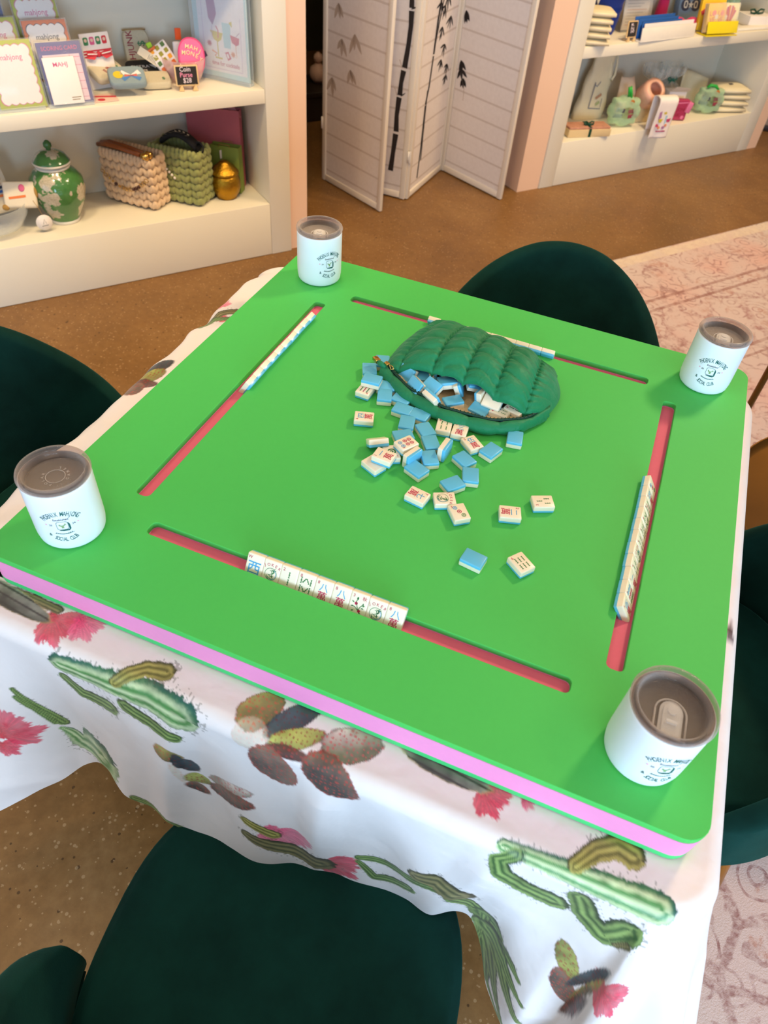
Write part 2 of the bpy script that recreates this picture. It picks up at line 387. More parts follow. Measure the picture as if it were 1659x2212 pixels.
def art_thick(q, M):
    S = [[(.356, .119), (.362, .2), (.368, .282)], [(.369, .292), (.366, .36), (.371, .432)], [(.373, .44), (.375, .49), (.382, .537)], [(.385, .548), (.394, .63), (.398, .70), (.396, .752)], [(.395, .762), (.39, .85), (.386, .93)], [(.385, .94), (.39, 1.1), (.4, 1.22)], [(.4, 1.23), (.39, 1.4), (.385, 1.52)]]
    for k, P in enumerate(S): q.line(P, [.026 - k * .001, .021 - k * .001, .026 - k * .001][:len(P)] if len(P) == 3 else [.024, .02, .02, .024], M, 1)
    for x, z in ((.39, .545), (.376, .437)): q.line([(x - .015, z), (x - .03, z + .03)], .003, M, 2)
    leaf(q, .392, .757, 25, .03, .006, M); leaf(q, .378, .437, 40, .028, .005, M)
def art_thin(q, M):
    q.line([(.117, .065), (.128, .2), (.13, .38)], .012, M, 1); q.line([(.13, .385), (.152, .448), (.167, .568)], .014, M, 1)
    q.line([(.142, .141), (.14, .25), (.139, .44)], .009, M, 1)
    q.line([(.168, .574), (.178, .7), (.2, .80), (.23, 1.0)], .018, M, 1); q.line([(.172, .6), (.21, .74), (.26, .85)], .01, M, 1)
    for (x, z) in ((.238, .665), (.29, .59), (.266, .535), (.33, .69), (.35, .50), (.25, .74), (.2, .76), (.35, .455)):
        for a in (-60, -90, -115, 200): leaf(q, x, z, a + random.uniform(-14, 14), random.uniform(.035, .06), .010, M)
    for (x, z) in ((.27, .78), (.3, .86), (.22, .9)):
        for a in (-50, -85, -120, 10): leaf(q, x, z, a, .07, .013, M)
def art_spray(q, M):
    for (x, z) in ((.04, .70), (.048, .507), (.055, .475), (.075, .44)):
        for a in (-40, -70, -100): leaf(q, x, z, a + random.uniform(-12, 12), random.uniform(.04, .055), .016, M)
    q.line([(.05, .47), (.09, .40), (.094, .35)], .003, M, 2)
def art_pale(q, M):
    for (x, z) in ((.1, .74), (.128, .62), (.209, .655), (.188, .52), (.065, .46), (.2, .9), (.15, 1.0)):
        for a in (-50, -80, -115): leaf(q, x, z, a + random.uniform(-12, 12), random.uniform(.05, .085), .02, M, 2)
p1 = panel('A', 'B', -1, art_pale); panel('A', 'C', -1, art_thick); panel('C', 'D', -1, art_thin); panel('D', 'E', -1, art_spray)
for key, zz in (('C', .2), ('C', 1.3), ('D', .42), ('D', 1.3), ('A', .26)):
    hx, hy = SP[key]; h = MB(); h.box((hx + .953 + .004, hy - 2.931 - .009, zz), (.016, .006, .05), bev=.001); h.lathe([(0, zz - .025), (.004, zz - .025), (.004, zz + .025), (0, zz + .025)], 10, T(hx + .953, hy - 2.931 - .012, 0)); h.build('hinge', M_hinge, scr)
# things in the dark hall behind the doorway
hx, hy = W2(2.134, 3.4)
o = thing('hall_console', 'dark low console in the hall seen through the doorway gap', 'console', (hx, hy, 0), (0, 0, R(AW)))
a = MB(); a.box((.2, 0, .137), (.8, .3, .03), bev=.003); a.build('console_top', mat('dark_walnut', rgb(38, 26, 18), .5, scale=6, var=.3), o)
a = MB(); a.box((.2, 0, .062), (.76, .28, .12)); a.build('body', MATS['dark_walnut'], o)
for k, (ds, r, z, lb) in enumerate(((0, .050, .1525, 'large pale pink globe vase on the dark hall console'), (.0, .026, .2505, 'small pale pink globe resting on the large globe vase in the hall'))):
    v = thing('globe_vase', lb, 'vase', (hx, hy, z))
    a = MB(); a.lathe([(0, 0), (r * .5, 0), (r * .9, r * .45), (r, r * .95), (r * .85, r * 1.5), (r * .35, r * 1.85), (r * .3, r * 1.9), (0, r * 1.88)], 28); a.build('body', mat('blush_ceramic', rgb(214, 176, 160), .4), v)
    a = MB(); a.lathe([(r * .28, r * 1.88), (r * .34, r * 1.9), (r * .32, r * 1.96), (r * .26, r * 1.94)], 24, close=True); a.build('rim', MATS['blush_ceramic'], v)

CLOTH_PADS=[[0.0431,-0.016,0.0532,-0.0057,0.0042,-0.0127,0],[0.3772,-0.0212,0.0141,0.0214,0.0141,-0.0103,1],[0.4154,-0.0149,0.0191,0.0269,0.01,-0.0075,2],[0.4271,-0.0356,0.0233,0.0159,0.0066,-0.0089,3],[0.3789,-0.0522,0.0175,-0.0016,-0.0033,-0.0184,4],[0.4237,-0.0524,0.0233,0.0027,0.0008,-0.007,5],[0.4088,-0.0878,0.0249,-0.0117,-0.0083,-0.0255,6],[0.462,-0.0432,0.0175,0.0106,0.005,-0.0062,7],[0.4836,-0.0181,0.0249,0.014,0.0108,-0.0144,8],[0.4753,-0.0638,0.0283,-0.0127,-0.0066,-0.0202,6],[0.2742,-0.151,0.0158,-0.0065,-0.0025,-0.0109,1],[0.2858,-0.164,0.0058,-0.0108,-0.0025,-0.0103,2],[0.2974,-0.1743,0.01,-0.0086,-0.0025,-0.0103,2],[0.3057,-0.2031,0.015,-0.0028,-0.0017,-0.0094,3],[0.3057,-0.2231,0.0141,-0.0065,-0.0017,-0.0073,6],[0.3523,-0.1791,0.0283,0.0094,-0.0033,-0.0122,8],[0.3539,-0.2002,0.0299,0.0075,-0.005,-0.0145,6],[0.2841,-0.1908,0.0075,-0.0218,-0.0025,-0.0053,4],[0.5816,0.0006,0.0457,-0.0052,-0.0017,-0.013,0],[0.7728,-0.2239,0.0158,-0.0246,-0.0058,-0.0135,3],[0.7844,-0.2774,0.0175,-0.0246,-0.005,-0.0155,6],[0.796,-0.2207,0.01,0.0452,0.005,-0.0029,2],[0.801,-0.2413,0.005,0.0473,0.0033,0.0027,1],[0.801,-0.293,0.0042,0.0442,0.0042,-0.0005,5],[-0.0666,0.4408,0.0145,0.0221,0.0084,-0.0084,2],[-0.0682,0.4198,0.016,0.02,0.0084,-0.0094,3],[-0.0651,0.4009,0.019,0.0063,0.0069,-0.0095,5],[-0.0712,0.3799,0.0122,0.0094,0.0084,-0.0168,6],[0.851,0.3118,0.005,0.0,-0.0025,-0.0114,5],[0.8543,0.3004,0.0033,-0.0057,-0.0033,-0.0057,7]]
CLOTH_STEMS=[[[[0.0232,-0.0069],[0.0614,-0.0052],[0.1013,-0.0063]],0.0088,0.0089,5],[[[0.1362,-0.0694],[0.201,-0.0658],[0.2526,-0.0604],[0.2941,-0.0681]],0.0225,0.0352,0],[[[0.211,-0.0586],[0.2243,-0.0416],[0.2393,-0.0289],[0.2592,-0.0246]],0.0109,0.0171,1],[[[0.1346,-0.097],[0.1545,-0.12],[0.1927,-0.12]],0.0119,0.0201,2],[[[0.221,-0.0973],[0.2509,-0.1047],[0.2875,-0.1117]],0.0179,0.0119,2],[[[0.0498,-0.1633],[0.0731,-0.2027],[0.093,-0.2374]],0.0057,0.0111,2],[[[0.0515,-0.1774],[0.0681,-0.202],[0.0847,-0.2377]],0.004,0.0047,2],[[[0.0897,-0.2506],[0.1129,-0.2748],[0.1478,-0.2621]],0.0047,0.06,0],[[[0.3772,-0.2242],[0.3955,-0.2301],[0.4138,-0.2386]],0.0106,0.0128,1],[[[0.3789,-0.2537],[0.4204,-0.2675],[0.4719,-0.2853]],0.012,0.0294,5],[[[0.211,-0.3002],[0.2459,-0.3161],[0.2875,-0.3236]],0.0093,0.0043,2],[[[0.2509,-0.3173],[0.2808,-0.3262],[0.3423,-0.3273]],0.0056,0.004,2],[[[0.6597,-0.0513],[0.7079,-0.0498],[0.7595,-0.049],[0.8088,-0.0478]],0.0111,0.0243,0],[[[0.7279,-0.0408],[0.7445,-0.0191],[0.7628,-0.0066],[0.7777,-0.0094]],0.0119,0.0204,1],[[[0.673,-0.055],[0.6597,-0.0721],[0.6681,-0.0923],[0.693,-0.1096],[0.7246,-0.1179]],0.0116,0.0267,2],[[[0.7445,-0.0803],[0.7595,-0.1129],[0.7827,-0.1296],[0.796,-0.1016]],0.0193,0.0276,2],[[[0.5185,-0.2451],[0.5766,-0.2282],[0.6248,-0.209],[0.6697,-0.2769]],0.0096,0.0193,2],[[[0.5185,-0.2561],[0.5417,-0.2856],[0.5833,-0.2622]],0.0071,0.0164,2],[[[0.5899,-0.2059],[0.6132,-0.1957],[0.6381,-0.2128]],0.0178,0.0299,5],[[[0.6814,-0.2854],[0.6714,-0.3326]],0.0181,0.0045,2],[[[0.6814,-0.2854],[0.7079,-0.2981]],0.0316,0.0053,2],[[[0.6913,-0.3175],[0.7262,-0.3147],[0.7412,-0.3226]],0.0304,0.004,2],[[[0.688,-0.3406],[0.703,-0.4098],[0.7163,-0.4429]],0.0193,0.0045,2],[[[0.6913,-0.3467],[0.7163,-0.4411],[0.7478,-0.4645]],0.023,0.004,2],[[[0.693,-0.3358],[0.7246,-0.4143],[0.7528,-0.4625]],0.0238,0.004,2],[[[0.693,-0.3276],[0.7312,-0.3673],[0.7628,-0.3984]],0.0274,0.0078,2],[[[0.6814,-0.2839],[0.688,-0.3757]],0.0114,0.004,2],[[[0.693,-0.3227],[0.7295,-0.3421],[0.7545,-0.3513]],0.0307,0.004,2],[[[0.7977,-0.1356],[0.806,-0.12]],0.0064,0.004,5],[[[-0.0773,0.5941],[-0.0651,0.6298],[-0.0377,0.655]],0.01,0.01,5],[[[-0.0712,0.5752],[-0.0712,0.613],[-0.0423,0.6235]],0.0062,0.01,2]]
CLOTH_FLOWERS=[[0.1013,-0.0167,0.0266,-0.0188,0],[0.1312,-0.0059,0.0249,-0.0111,1],[0.0232,-0.2554,0.0366,0.0185,0],[0.0182,-0.2791,0.0199,-0.0102,0],[0.4104,-0.2277,0.0249,-0.0331,1],[0.4753,-0.281,0.0382,-0.0097,0],[0.6232,-0.0073,0.0216,-0.0129,0],[0.6647,0.001,0.0066,-0.0014,1],[0.806,-0.2015,0.0388,-0.0107,0],[-0.0758,0.6487,-0.0007,0.02,1],[-0.0621,0.613,0.0122,0.0147,0]]
LOOSE_TILES=[
(0.5508, 0.3225, 0, -72.2, 'crak2', 'face-up tile with a blue two and red character, left of the three-bamboo tile'),
(0.5849, 0.3604, 0, -243.6, 'bam3', 'face-up three-bamboo tile lying farthest right of the scattered tiles'),
(0.5306, 0.2287, 0, -97.8, None, 'lone face-down blue-backed tile beside the six-bamboo tile on open green board'),
(0.5852, 0.2473, 0, 52.9, 'bam6', 'face-up six-bamboo tile lying nearest the front rack beside a lone blue tile'),
(0.4911, 0.2939, 0, 38.5, 'dot3', 'face-up three-dot tile resting against the joker tile'),
(0.4666, 0.3085, 0, -62.8, 'joker', 'face-up joker tile lying loose on the board behind the three-dot tile'),
(0.4325, 0.299, 0, -99.1, 'crak7', 'face-up seven-character tile lying left of the loose joker'),
(0.4672, 0.3404, 0, -38.5, None, 'face-down blue tile just behind the loose joker tile'),
(0.4838, 0.3664, 0, 17.4, None, 'face-down blue tile lying square on, right of the blue tile behind the joker'),
(0.4666, 0.3927, 0, 59.0, None, 'face-down blue tile in front of the face-up five-character tile'),
(0.4946, 0.4275, 0, -20.6, None, 'face-down blue tile touching the right side of the face-up five-character tile'),
(0.4664, 0.4296, 0, 49.4, 'crak5', 'face-up five-character tile in front of the pouch lip, blue tile on its right'),
(0.5181, 0.4697, 0, 10.0, None, 'face-down blue tile alone below the right end of the pouch lip'),
(0.4223, 0.374, 0, 32.2, None, 'face-down blue tile right of the blue tile standing on edge'),
(0.4144, 0.3454, 0, 66.8, None, 'frontmost face-down blue tile of the cluster, below the tile standing on edge'),
(0.387, 0.3741, 1, -212.0, 'dot6', 'face-up six-dot tile with red and blue rings on top of the cluster'),
(0.3733, 0.4014, 0, -51.8, None, 'face-down blue tile half covered by the six-dot tile'),
(0.4133, 0.4047, 0, 34.7, None, 'face-down blue tile between the six-dot tile and the white tile on edge'),
(0.3973, 0.4276, 0, 44.6, None, 'face-down blue tile left of two face-up tiles under the pouch lip'),
(0.3677, 0.4303, 0, 12.0, None, 'face-down blue tile below two touching blue tiles beside the pouch'),
(0.3514, 0.4558, 0, -91.7, None, 'face-down blue tile, left of the touching pair beside the pouch front'),
(0.3782, 0.4549, 0, -96.0, None, 'face-down blue tile, right of the touching pair beside the pouch front'),
(0.4183, 0.4473, 0, 9.9, 'bam4', 'face-up tile with green marks tucked under the pouch front lip'),
(0.442, 0.4483, 0, 5.5, 'crak3', 'face-up tile with a red mark tucked under the pouch lip, right of the green-marked one'),
(0.3083, 0.4129, 0, -251.3, 'crak4', 'lone face-up character tile lying left of the whole cluster'),
(0.3717, 0.3603, 0, -149.5, 'dot1', 'face-up one-dot tile with a green wheel, mostly under the one-character tile'),
(0.369, 0.3375, 1, 85.8, 'crak1', 'face-up one-character tile resting on top of two other white tiles'),
(0.3586, 0.3293, 0, 65.8, 'blank', 'face-up white tile showing no mark under the one-character tile'),
(0.2846, 0.4737, 0, -182.8, 'bam9', 'face-up nine-bamboo tile at the left end of the pouch'),
(0.3155, 0.4741, 0, 17.7, None, 'face-down blue tile right of the nine-bamboo tile'),
(0.2888, 0.4865, 1, -84.6, None, 'face-down blue tile directly behind the nine-bamboo tile'),
(0.2696, 0.5242, 0, 25.0, None, 'face-down blue tile beneath the gold zipper end tab'),
(0.2795, 0.5529, 0, 20.6, None, 'face-down blue tile behind the gold zipper end tab, against the pouch'),
(0.3091, 0.4969, 0, -75.5, None, 'face-down blue tile peeking out under the pouch end beside the nine-bamboo tile'),
(0.3415, 0.4786, 0, -96.0, None, 'face-down blue tile mostly hidden beneath the left of the pouch lip')]
# ---- tablecloth geometry: flat cloth coordinates -> draped surface
CX0, CX1, CY0, CY1, CRC = -.085, .866, -.056, .862, .06
CZ = .7425
def cloth_columns():
    cols = []   # E(2), N(2), corner phi or -1, length
    nearL = lambda x: float(np.interp(x, [-.03, .08, .15, .175, .22, .30, .45, .63, .665, .72, .80], [.40, .31, .235, .228, .255, .275, .262, .255, .262, .40, .43]))
    def corner(cx, cy, a0, n, L0, L1, cap):
        for i in range(n + 1):
            f = i / n; a = math.radians(a0 + 90 * f); nx, ny = math.cos(a), math.sin(a)
            L = (L0 * (1 - f) + L1 * f) * min(1 / max(abs(nx), abs(ny)), cap)
            cols.append((cx + nx * CRC, cy + ny * CRC, nx, ny, f, L))
    n = 500
    for i in range(n):
        x = CX0 + CRC + (CX1 - CX0 - 2 * CRC) * i / n
        cols.append((x, CY0, 0, -1, -1, nearL(x)))
    corner(CX1 - CRC, CY0 + CRC, -90, 230, .43, .34, 1.22)
    n = 70
    for i in range(1, n):
        cols.append((CX1, CY0 + CRC + (CY1 - CY0 - 2 * CRC) * i / n, 1, 0, -1, .34))
    corner(CX1 - CRC, CY1 - CRC, 0, 24, .34, .3, 1.25)
    for i in range(1, 50):
        cols.append((CX1 - CRC - (CX1 - CX0 - 2 * CRC) * i / 50, CY1, 0, 1, -1, .3))
    corner(CX0 + CRC, CY1 - CRC, 90, 40, .3, .3, 1.25)
    n = 380
    for i in range(1, n):
        cols.append((CX0, CY1 - CRC - (CY1 - CY0 - 2 * CRC) * i / n, -1, 0, -1, .3))
    corner(CX0 + CRC, CY0 + CRC, 180, 110, .3, .40, 1.2)
    cols.pop()
    return np.array(cols)
def cloth_surface(cols, NV):
    E = cols[:, None, 0:2]; N = cols[:, None, 2:4]; ph = cols[:, None, 4]; L = cols[:, None, 5]
    j = np.linspace(0, 1, NV)[None, :]
    dd = -.125 + (L + .125) * j
    uv = E + N * dd[..., None]
    rf = .02; d0 = -rf; da = rf * math.pi / 2
    th = np.clip((dd - d0) / rf, 0, math.pi / 2)
    out = np.where(dd < d0, dd, d0 + rf * np.sin(th))
    drop = rf * (1 - np.cos(th))
    h = np.clip(dd - (d0 + da), 0, None)
    x = E[..., 0] + 0 * dd; y = E[..., 1] + 0 * dd
    s = np.arange(len(cols))[:, None]
    bul = np.zeros_like(dd)
    near = (N[..., 1] < -.999) & (ph < 0); near = near + np.zeros_like(dd, bool)
    fl = np.interp(x, [-.03, .03, .10, .165, .2, .35, .45, .64, .70, .76, .80], [.08, .06, .015, .015, .035, .036, .02, -.012, .0, .035, .03])
    bul = np.where(near, fl * (np.minimum(h, .3) / .25) ** 1.4 + .006 * np.sin(x * 31 + h * 9) * np.minimum(h / .15, 1) + .004 * np.sin(x * 57 + 1 - h * 14) * np.minimum(h / .12, 1), bul)
    # pressed fold lines of the unfolded cloth
    for xc, sk in ((.285, -.10), (.470, -.02), (.660, -.16)):
        q = np.abs(x - (xc + sk * h))
        bul = np.where(near, bul + .009 * np.clip(1 - q / .03, 0, 1) * np.minimum(h / .05, 1), bul)
    side = (np.abs(N[..., 0]) > .999) & (ph < 0)
    bul = np.where(side, .03 * h / .3 + .010 * np.sin(y * 38 + np.sin(y * 11) * 2) * np.minimum(h / .1, 1), bul)
    farm = (N[..., 1] > .999) & (ph < 0)
    bul = np.where(farm, .02 * h / .3 + .010 * np.sin(x * 34) * np.minimum(h / .1, 1), bul)
    cor = (ph >= 0) + np.zeros_like(dd, bool)
    phc = np.clip(ph, 0, 1)
    cone = (.20 * h + .16 * h * np.sin(math.pi * phc) ** 1.3 + .05 * h * np.sin(phc * math.pi * 5 + .6) * np.minimum(h / .12, 1))
    w0 = .06 + .0 * h
    bul = np.where(cor, cone + .02 * h, bul)
    # smooth link of corner and side
    kz = np.sqrt(np.clip(h * h - bul * bul * .6, 0, None))
    z = CZ - drop - kz
    # soft wrinkles on the flat rim and a wavy edge on the left side
    wav = .0035 * np.sin(y * 47 + np.sin(y * 23) * 1.7) + .0015 * np.sin(y * 101)
    left = (N[..., 0] < -.999) & (ph < 0)
    edge = np.clip((dd + .07) / .07, 0, 1)
    out = out + np.where(left, wav * edge * .9, 0)
    z = z + np.where(left, (.0034 + .0022 * np.sin(y * 61 + dd * 60) + .0016 * np.sin(y * 37 - dd * 90)) * np.clip((dd + .085) / .05, 0, 1) * (dd < .01), 0)
    P = np.stack([E[..., 0] + N[..., 0] * (out + bul), E[..., 1] + N[..., 1] * (out + bul), z], -1)
    # even out the step where sides meet corners
    for _ in range(14):
        b = (P + 0)
        m = (P[np.r_[1:len(P), 0]] + P[np.r_[-1, 0:len(P) - 1]]) / 2
        wgt = np.clip(h / .03, 0, 1)[..., None] * .5
        P = b * (1 - wgt) + m * wgt
    return P, uv, dd
# ---------------------------------------------------------------- table and cloth
M_tbl = mat('dark_table_laminate', rgb(70, 60, 52), .5); M_steel_d = mat('grey_steel', rgb(120, 118, 115), .35, metal=1)
tb = thing('card_table', 'square folding card table under the cactus print tablecloth', 'table', (.385, .403, 0))
a = MB(); a.prism(rrect(.895, .870, .06), .712, .7385); a.build('tabletop', M_tbl, tb)
for sx in (-1, 1):
    for sy in (-1, 1):
        a = MB(); a.tube([(sx * .25, sy * .22, .712), (sx * .25, sy * .22, .006)], .012, 12); l = a.build('leg', M_steel_d, tb)
        a = MB(); a.lathe([(0, 0), (.016, 0), (.016, .02), (.0125, .026)], 14, T(sx * .25, sy * .22, .0042)); a.build('foot_cap', M_tbl, l)

def vnoise(x, y, seed=0):
    xi = np.floor(x).astype(np.int64); yi = np.floor(y).astype(np.int64); fx = x - xi; fy = y - yi
    fx = fx * fx * (3 - 2 * fx); fy = fy * fy * (3 - 2 * fy)
    def h(a, b):
        n = (a * 374761393 + b * 668265263 + seed * 982451653) & 0x7fffffff
        n = ((n ^ (n >> 13)) * 1274126177) & 0x7fffffff
        return ((n ^ (n >> 16)) & 0xffff) / 65535.0
    return (h(xi, yi) * (1 - fx) + h(xi + 1, yi) * fx) * (1 - fy) + (h(xi, yi + 1) * (1 - fx) + h(xi + 1, yi + 1) * fx) * fy
def fbm(x, y, seed=0): return (vnoise(x, y, seed) + .5 * vnoise(2.1 * x, 2.1 * y, seed + 1) + .25 * vnoise(4.3 * x, 4.3 * y, seed + 2)) / 1.75
def L3(*c): return np.array(rgb(*c))
PADK = {0: ((150, 158, 140), (52, 58, 46), (196, 176, 110), None), 1: ((176, 168, 84), (96, 84, 44), (110, 40, 24), (196, 84, 50)), 2: ((60, 84, 92), (22, 36, 44), (30, 30, 30), (90, 40, 44)),
        3: ((190, 196, 96), (110, 112, 44), (90, 34, 28), (150, 50, 36)), 4: ((226, 214, 190), (214, 196, 160), (210, 170, 140), (226, 140, 104)), 5: ((96, 50, 36), (54, 26, 22), (40, 18, 18), (150, 44, 36)),
        6: ((132, 104, 84), (66, 56, 48), (150, 56, 40), (176, 56, 44)), 7: ((128, 112, 118), (66, 56, 62), (70, 60, 66), None), 8: ((222, 206, 192), (120, 124, 92), (84, 52, 40), (196, 84, 84))}
STEMK = {0: ((204, 220, 168), (70, 136, 66), (12, 80, 70)), 1: ((186, 178, 92), (100, 98, 36), (40, 46, 18)), 2: ((140, 168, 92), (50, 88, 40), (16, 48, 26)), 5: ((150, 140, 90), (78, 82, 48), (40, 40, 24))}
FLK = {0: ((188, 4, 36), (222, 58, 92)), 1: ((222, 50, 104), (238, 128, 156))}
def paint_cloth(uv):
    x = uv[:, 0]; y = uv[:, 1]; N = len(x)
    col = np.empty((N, 3)); col[:] = L3(234, 226, 222)
    n1 = fbm(x * 90, y * 90, 3); n2 = fbm(x * 260, y * 260, 9); n3 = fbm(x * 30, y * 30, 17)
    def put(idx, c, al):
        al = np.clip(al, 0, 1)[:, None]; col[idx] = col[idx] * (1 - al) + c * al
    for fx, fy, dx, dy, k in CLOTH_FLOWERS:
        l = max(math.hypot(dx, dy), .012) * 1.15; idx = np.where((abs(x - fx) < l * 1.3) & (abs(y - fy) < l * 1.3))[0]
        if not len(idx): continue
        qx = x[idx] - fx; qy = y[idx] - fy; r = np.hypot(qx, qy); an = np.arctan2(qy, qx) - math.atan2(dy, dx); an = (an + PI) % (2 * PI) - PI
        lim = l * (.78 + .30 * vnoise(an * 7 + 50, an * 0 + 3, 5) + .16 * vnoise(an * 26 + 9, an * 0 + 8, 6)) * np.clip(1.25 - (abs(an) / 1.55) ** 3, .25, 1)
        m = np.clip((lim - r) / .0025, 0, 1)
        c = L3(*FLK[k][0]) * (1 - (r / l)[:, None]) + L3(*FLK[k][1]) * np.clip(r / l, 0, 1)[:, None]
        c = c * (.7 + .6 * vnoise(an * 22 + 9, r * 60, 7))[:, None]
        put(idx, np.clip(c, 0, .9), m * (.75 + .25 * n1[idx]))
    for pts, w0, w1, k in CLOTH_STEMS:
        P = np.array(pts); pad = max(w0, w1) * 1.6
        idx = np.where((x > P[:, 0].min() - pad) & (x < P[:, 0].max() + pad) & (y > P[:, 1].min() - pad) & (y < P[:, 1].max() + pad))[0]
        if not len(idx): continue
        seg = np.hypot(*np.diff(P, axis=0).T); tot = max(seg.sum(), 1e-6); best = np.full(len(idx), 9.); sd = np.zeros(len(idx)); tt = np.zeros(len(idx)); acc = 0
        for i in range(len(P) - 1):
            e = (P[i + 1] - P[i]) / max(seg[i], 1e-6); vx = x[idx] - P[i, 0]; vy = y[idx] - P[i, 1]
            t = np.clip(vx * e[0] + vy * e[1], 0, seg[i]); d = np.hypot(vx - e[0] * t, vy - e[1] * t); s = np.sign(e[0] * vy - e[1] * vx)
            m = d < best; best[m] = d[m]; sd[m] = s[m]; tt[m] = (acc + t[m]) / tot; acc += seg[i]
        hw = np.maximum((w0 + (w1 - w0) * tt), .006) * .5 * 1.45 * (.86 + .3 * n2[idx])
        q = best * sd / np.maximum(hw, 1e-5); m = np.clip((1 - abs(q)) * hw / .0012, 0, 1)
        rib = .5 + .5 * np.cos(q * 9.4 + 1.4 * n1[idx] + .8)
        hi, mid, dk = (L3(*c) for c in STEMK[k])
        c = mid[None] * (1 - rib[:, None]) + hi[None] * rib[:, None]
        d2 = np.clip(abs(q + .15) * 1.5 - .75 + (n3[idx] - .5) * .9, 0, 1)[:, None]
        c = c * (1 - d2) + dk * d2
        c = c * (.72 + .5 * n1[idx])[:, None]
        put(idx, np.clip(c, 0, .9), m)
        # spines
        ring = (abs(q) > .98) & (abs(q) < 1.35) & (np.sin(tt * tot * 900 + n1[idx] * 6) > .95)
        put(idx[ring], L3(60, 62, 40), np.full(ring.sum(), .5))
    for cx, cy, ax, ay, bx, by, k in CLOTH_PADS:
        ax, ay, bx, by = (q * 1.16 for q in (ax, ay, bx, by))
        det = ax * by - ay * bx
        if abs(det) < 1e-7: continue
        ex = abs(ax) + abs(bx) + .01; ey = abs(ay) + abs(by) + .01
        idx = np.where((abs(x - cx) < ex) & (abs(y - cy) < ey))[0]
        if not len(idx): continue
        qx = x[idx] - cx; qy = y[idx] - cy; u = (qx * by - qy * bx) / det; v = (qy * ax - qx * ay) / det
        r = np.hypot(u, v * (1 + .15 * u)) * (1.06 - .16 * n2[idx]); sc = min(math.hypot(ax, ay), math.hypot(bx, by))
        m = np.clip((1 - r) * max(sc, .004) / .0014, 0, 1)
        hi, mid, ed, spt = PADK[k]
        g = np.clip(.5 + v * .5 + (n3[idx] - .5) * 1.8, 0, 1)[:, None]
        c = L3(*hi) * (1 - g) + L3(*mid) * g
        if k == 0:
            rb = np.clip(np.cos(v * 9) * 2.2 - 1.1, 0, 1)[:, None]; c = c * (1 - rb) + L3(44, 48, 34) * rb
        e = np.clip((r - .86) / .1, 0, 1)[:, None]; c = c * (1 - .8 * e) + L3(*ed) * .8 * e
        c = c * (.5 + .75 * n1[idx])[:, None]
        if spt is not None:
            gx = x[idx] * 190; gy = y[idx] * 190; sp = np.zeros(len(idx)); ix = np.floor(gx); iy = np.floor(gy)
            for ox in (-1, 0, 1):
                for oy in (-1, 0, 1):
                    jx = ix + ox; jy = iy + oy; hx_ = vnoise(jx + .001, jy + .001, 31); hy_ = vnoise(jx + .001, jy + .001, 41)
                    sp = np.maximum(sp, np.clip((.17 + .22 * hx_ - np.hypot(gx - jx - .2 - .6 * hx_, gy - jy - .2 - .6 * hy_)) * 7, 0, 1))
            c = c * (1 - .85 * sp[:, None]) + L3(*spt) * .85 * sp[:, None]
        put(idx, np.clip(c, 0, .9), m * (.5 if k == 4 else .97))
    return col
cols = cloth_columns(); NV = 290
Pc, uvc, _ = cloth_surface(cols, NV)
nc = len(cols)
inner = Pc[:, 0].copy()
V = np.concatenate([Pc.reshape(-1, 3), [[(CX0 + CX1) / 2, (CY0 + CY1) / 2, CZ]]]); ctr = len(V) - 1
i = np.arange(nc)[:, None]; j = np.arange(NV - 1)[None]; i2 = (i + 1) % nc
quads = np.stack([i * NV + j, i * NV + j + 1, i2 * NV + j + 1, i2 * NV + j], -1).reshape(-1, 4)
tris = np.stack([np.full(nc, ctr), np.arange(nc) * NV, ((np.arange(nc) + 1) % nc) * NV], -1)
me = bpy.data.meshes.new('tablecloth')
me.vertices.add(len(V)); me.vertices.foreach_set('co', V.ravel())
nl = quads.size + tris.size; me.loops.add(nl); me.loops.foreach_set('vertex_index', np.concatenate([quads.ravel(), tris.ravel()]).astype(np.int32))
me.polygons.add(len(quads) + len(tris))
me.polygons.foreach_set('loop_start', np.concatenate([np.arange(len(quads)) * 4, quads.size + np.arange(len(tris)) * 3]).astype(np.int32))
me.polygons.foreach_set('use_smooth', np.ones(len(quads) + len(tris), bool))
me.update(calc_edges=True); me.validate()
ca = me.color_attributes.new('print', 'FLOAT_COLOR', 'POINT')
cc = np.ones((len(V), 4), np.float32); cc[:-1, :3] = paint_cloth(uvc.reshape(-1, 2)); cc[-1, :3] = L3(240, 234, 230)
ca.data.foreach_set('color', cc.ravel())
m = bpy.data.materials.new('printed_satin'); m.use_nodes = True; nt = m.node_tree; b = nt.nodes['Principled BSDF']
at = nt.nodes.new('ShaderNodeAttribute'); at.attribute_name = 'print'
tc = nt.nodes.new('ShaderNodeTexCoord'); nz = tex(nt, 'ShaderNodeTexNoise', tc.outputs['Object'], Scale=700, Detail=2)
nt.links.new(at.outputs['Color'], b.inputs['Base Color'])
bp = nt.nodes.new('ShaderNodeBump'); bp.inputs['Strength'].default_value = .06; bp.inputs['Distance'].default_value = .002
n2 = tex(nt, 'ShaderNodeTexNoise', tc.outputs['Object'], Scale=22, Detail=3); nt.links.new(n2.outputs['Fac'], bp.inputs['Height']); bp.inputs['Strength'].default_value = .25; bp.inputs['Distance'].default_value = .01
nt.links.new(bp.outputs[0], b.inputs['Normal']); b.inputs['Roughness'].default_value = .42; b.inputs['Sheen Weight'].default_value = .15
me.materials.append(m)
cloth = bpy.data.objects.new('tablecloth', me); COL.objects.link(cloth)
tag(cloth, 'white satin tablecloth printed with watercolour cacti, draped under the green board', 'tablecloth')

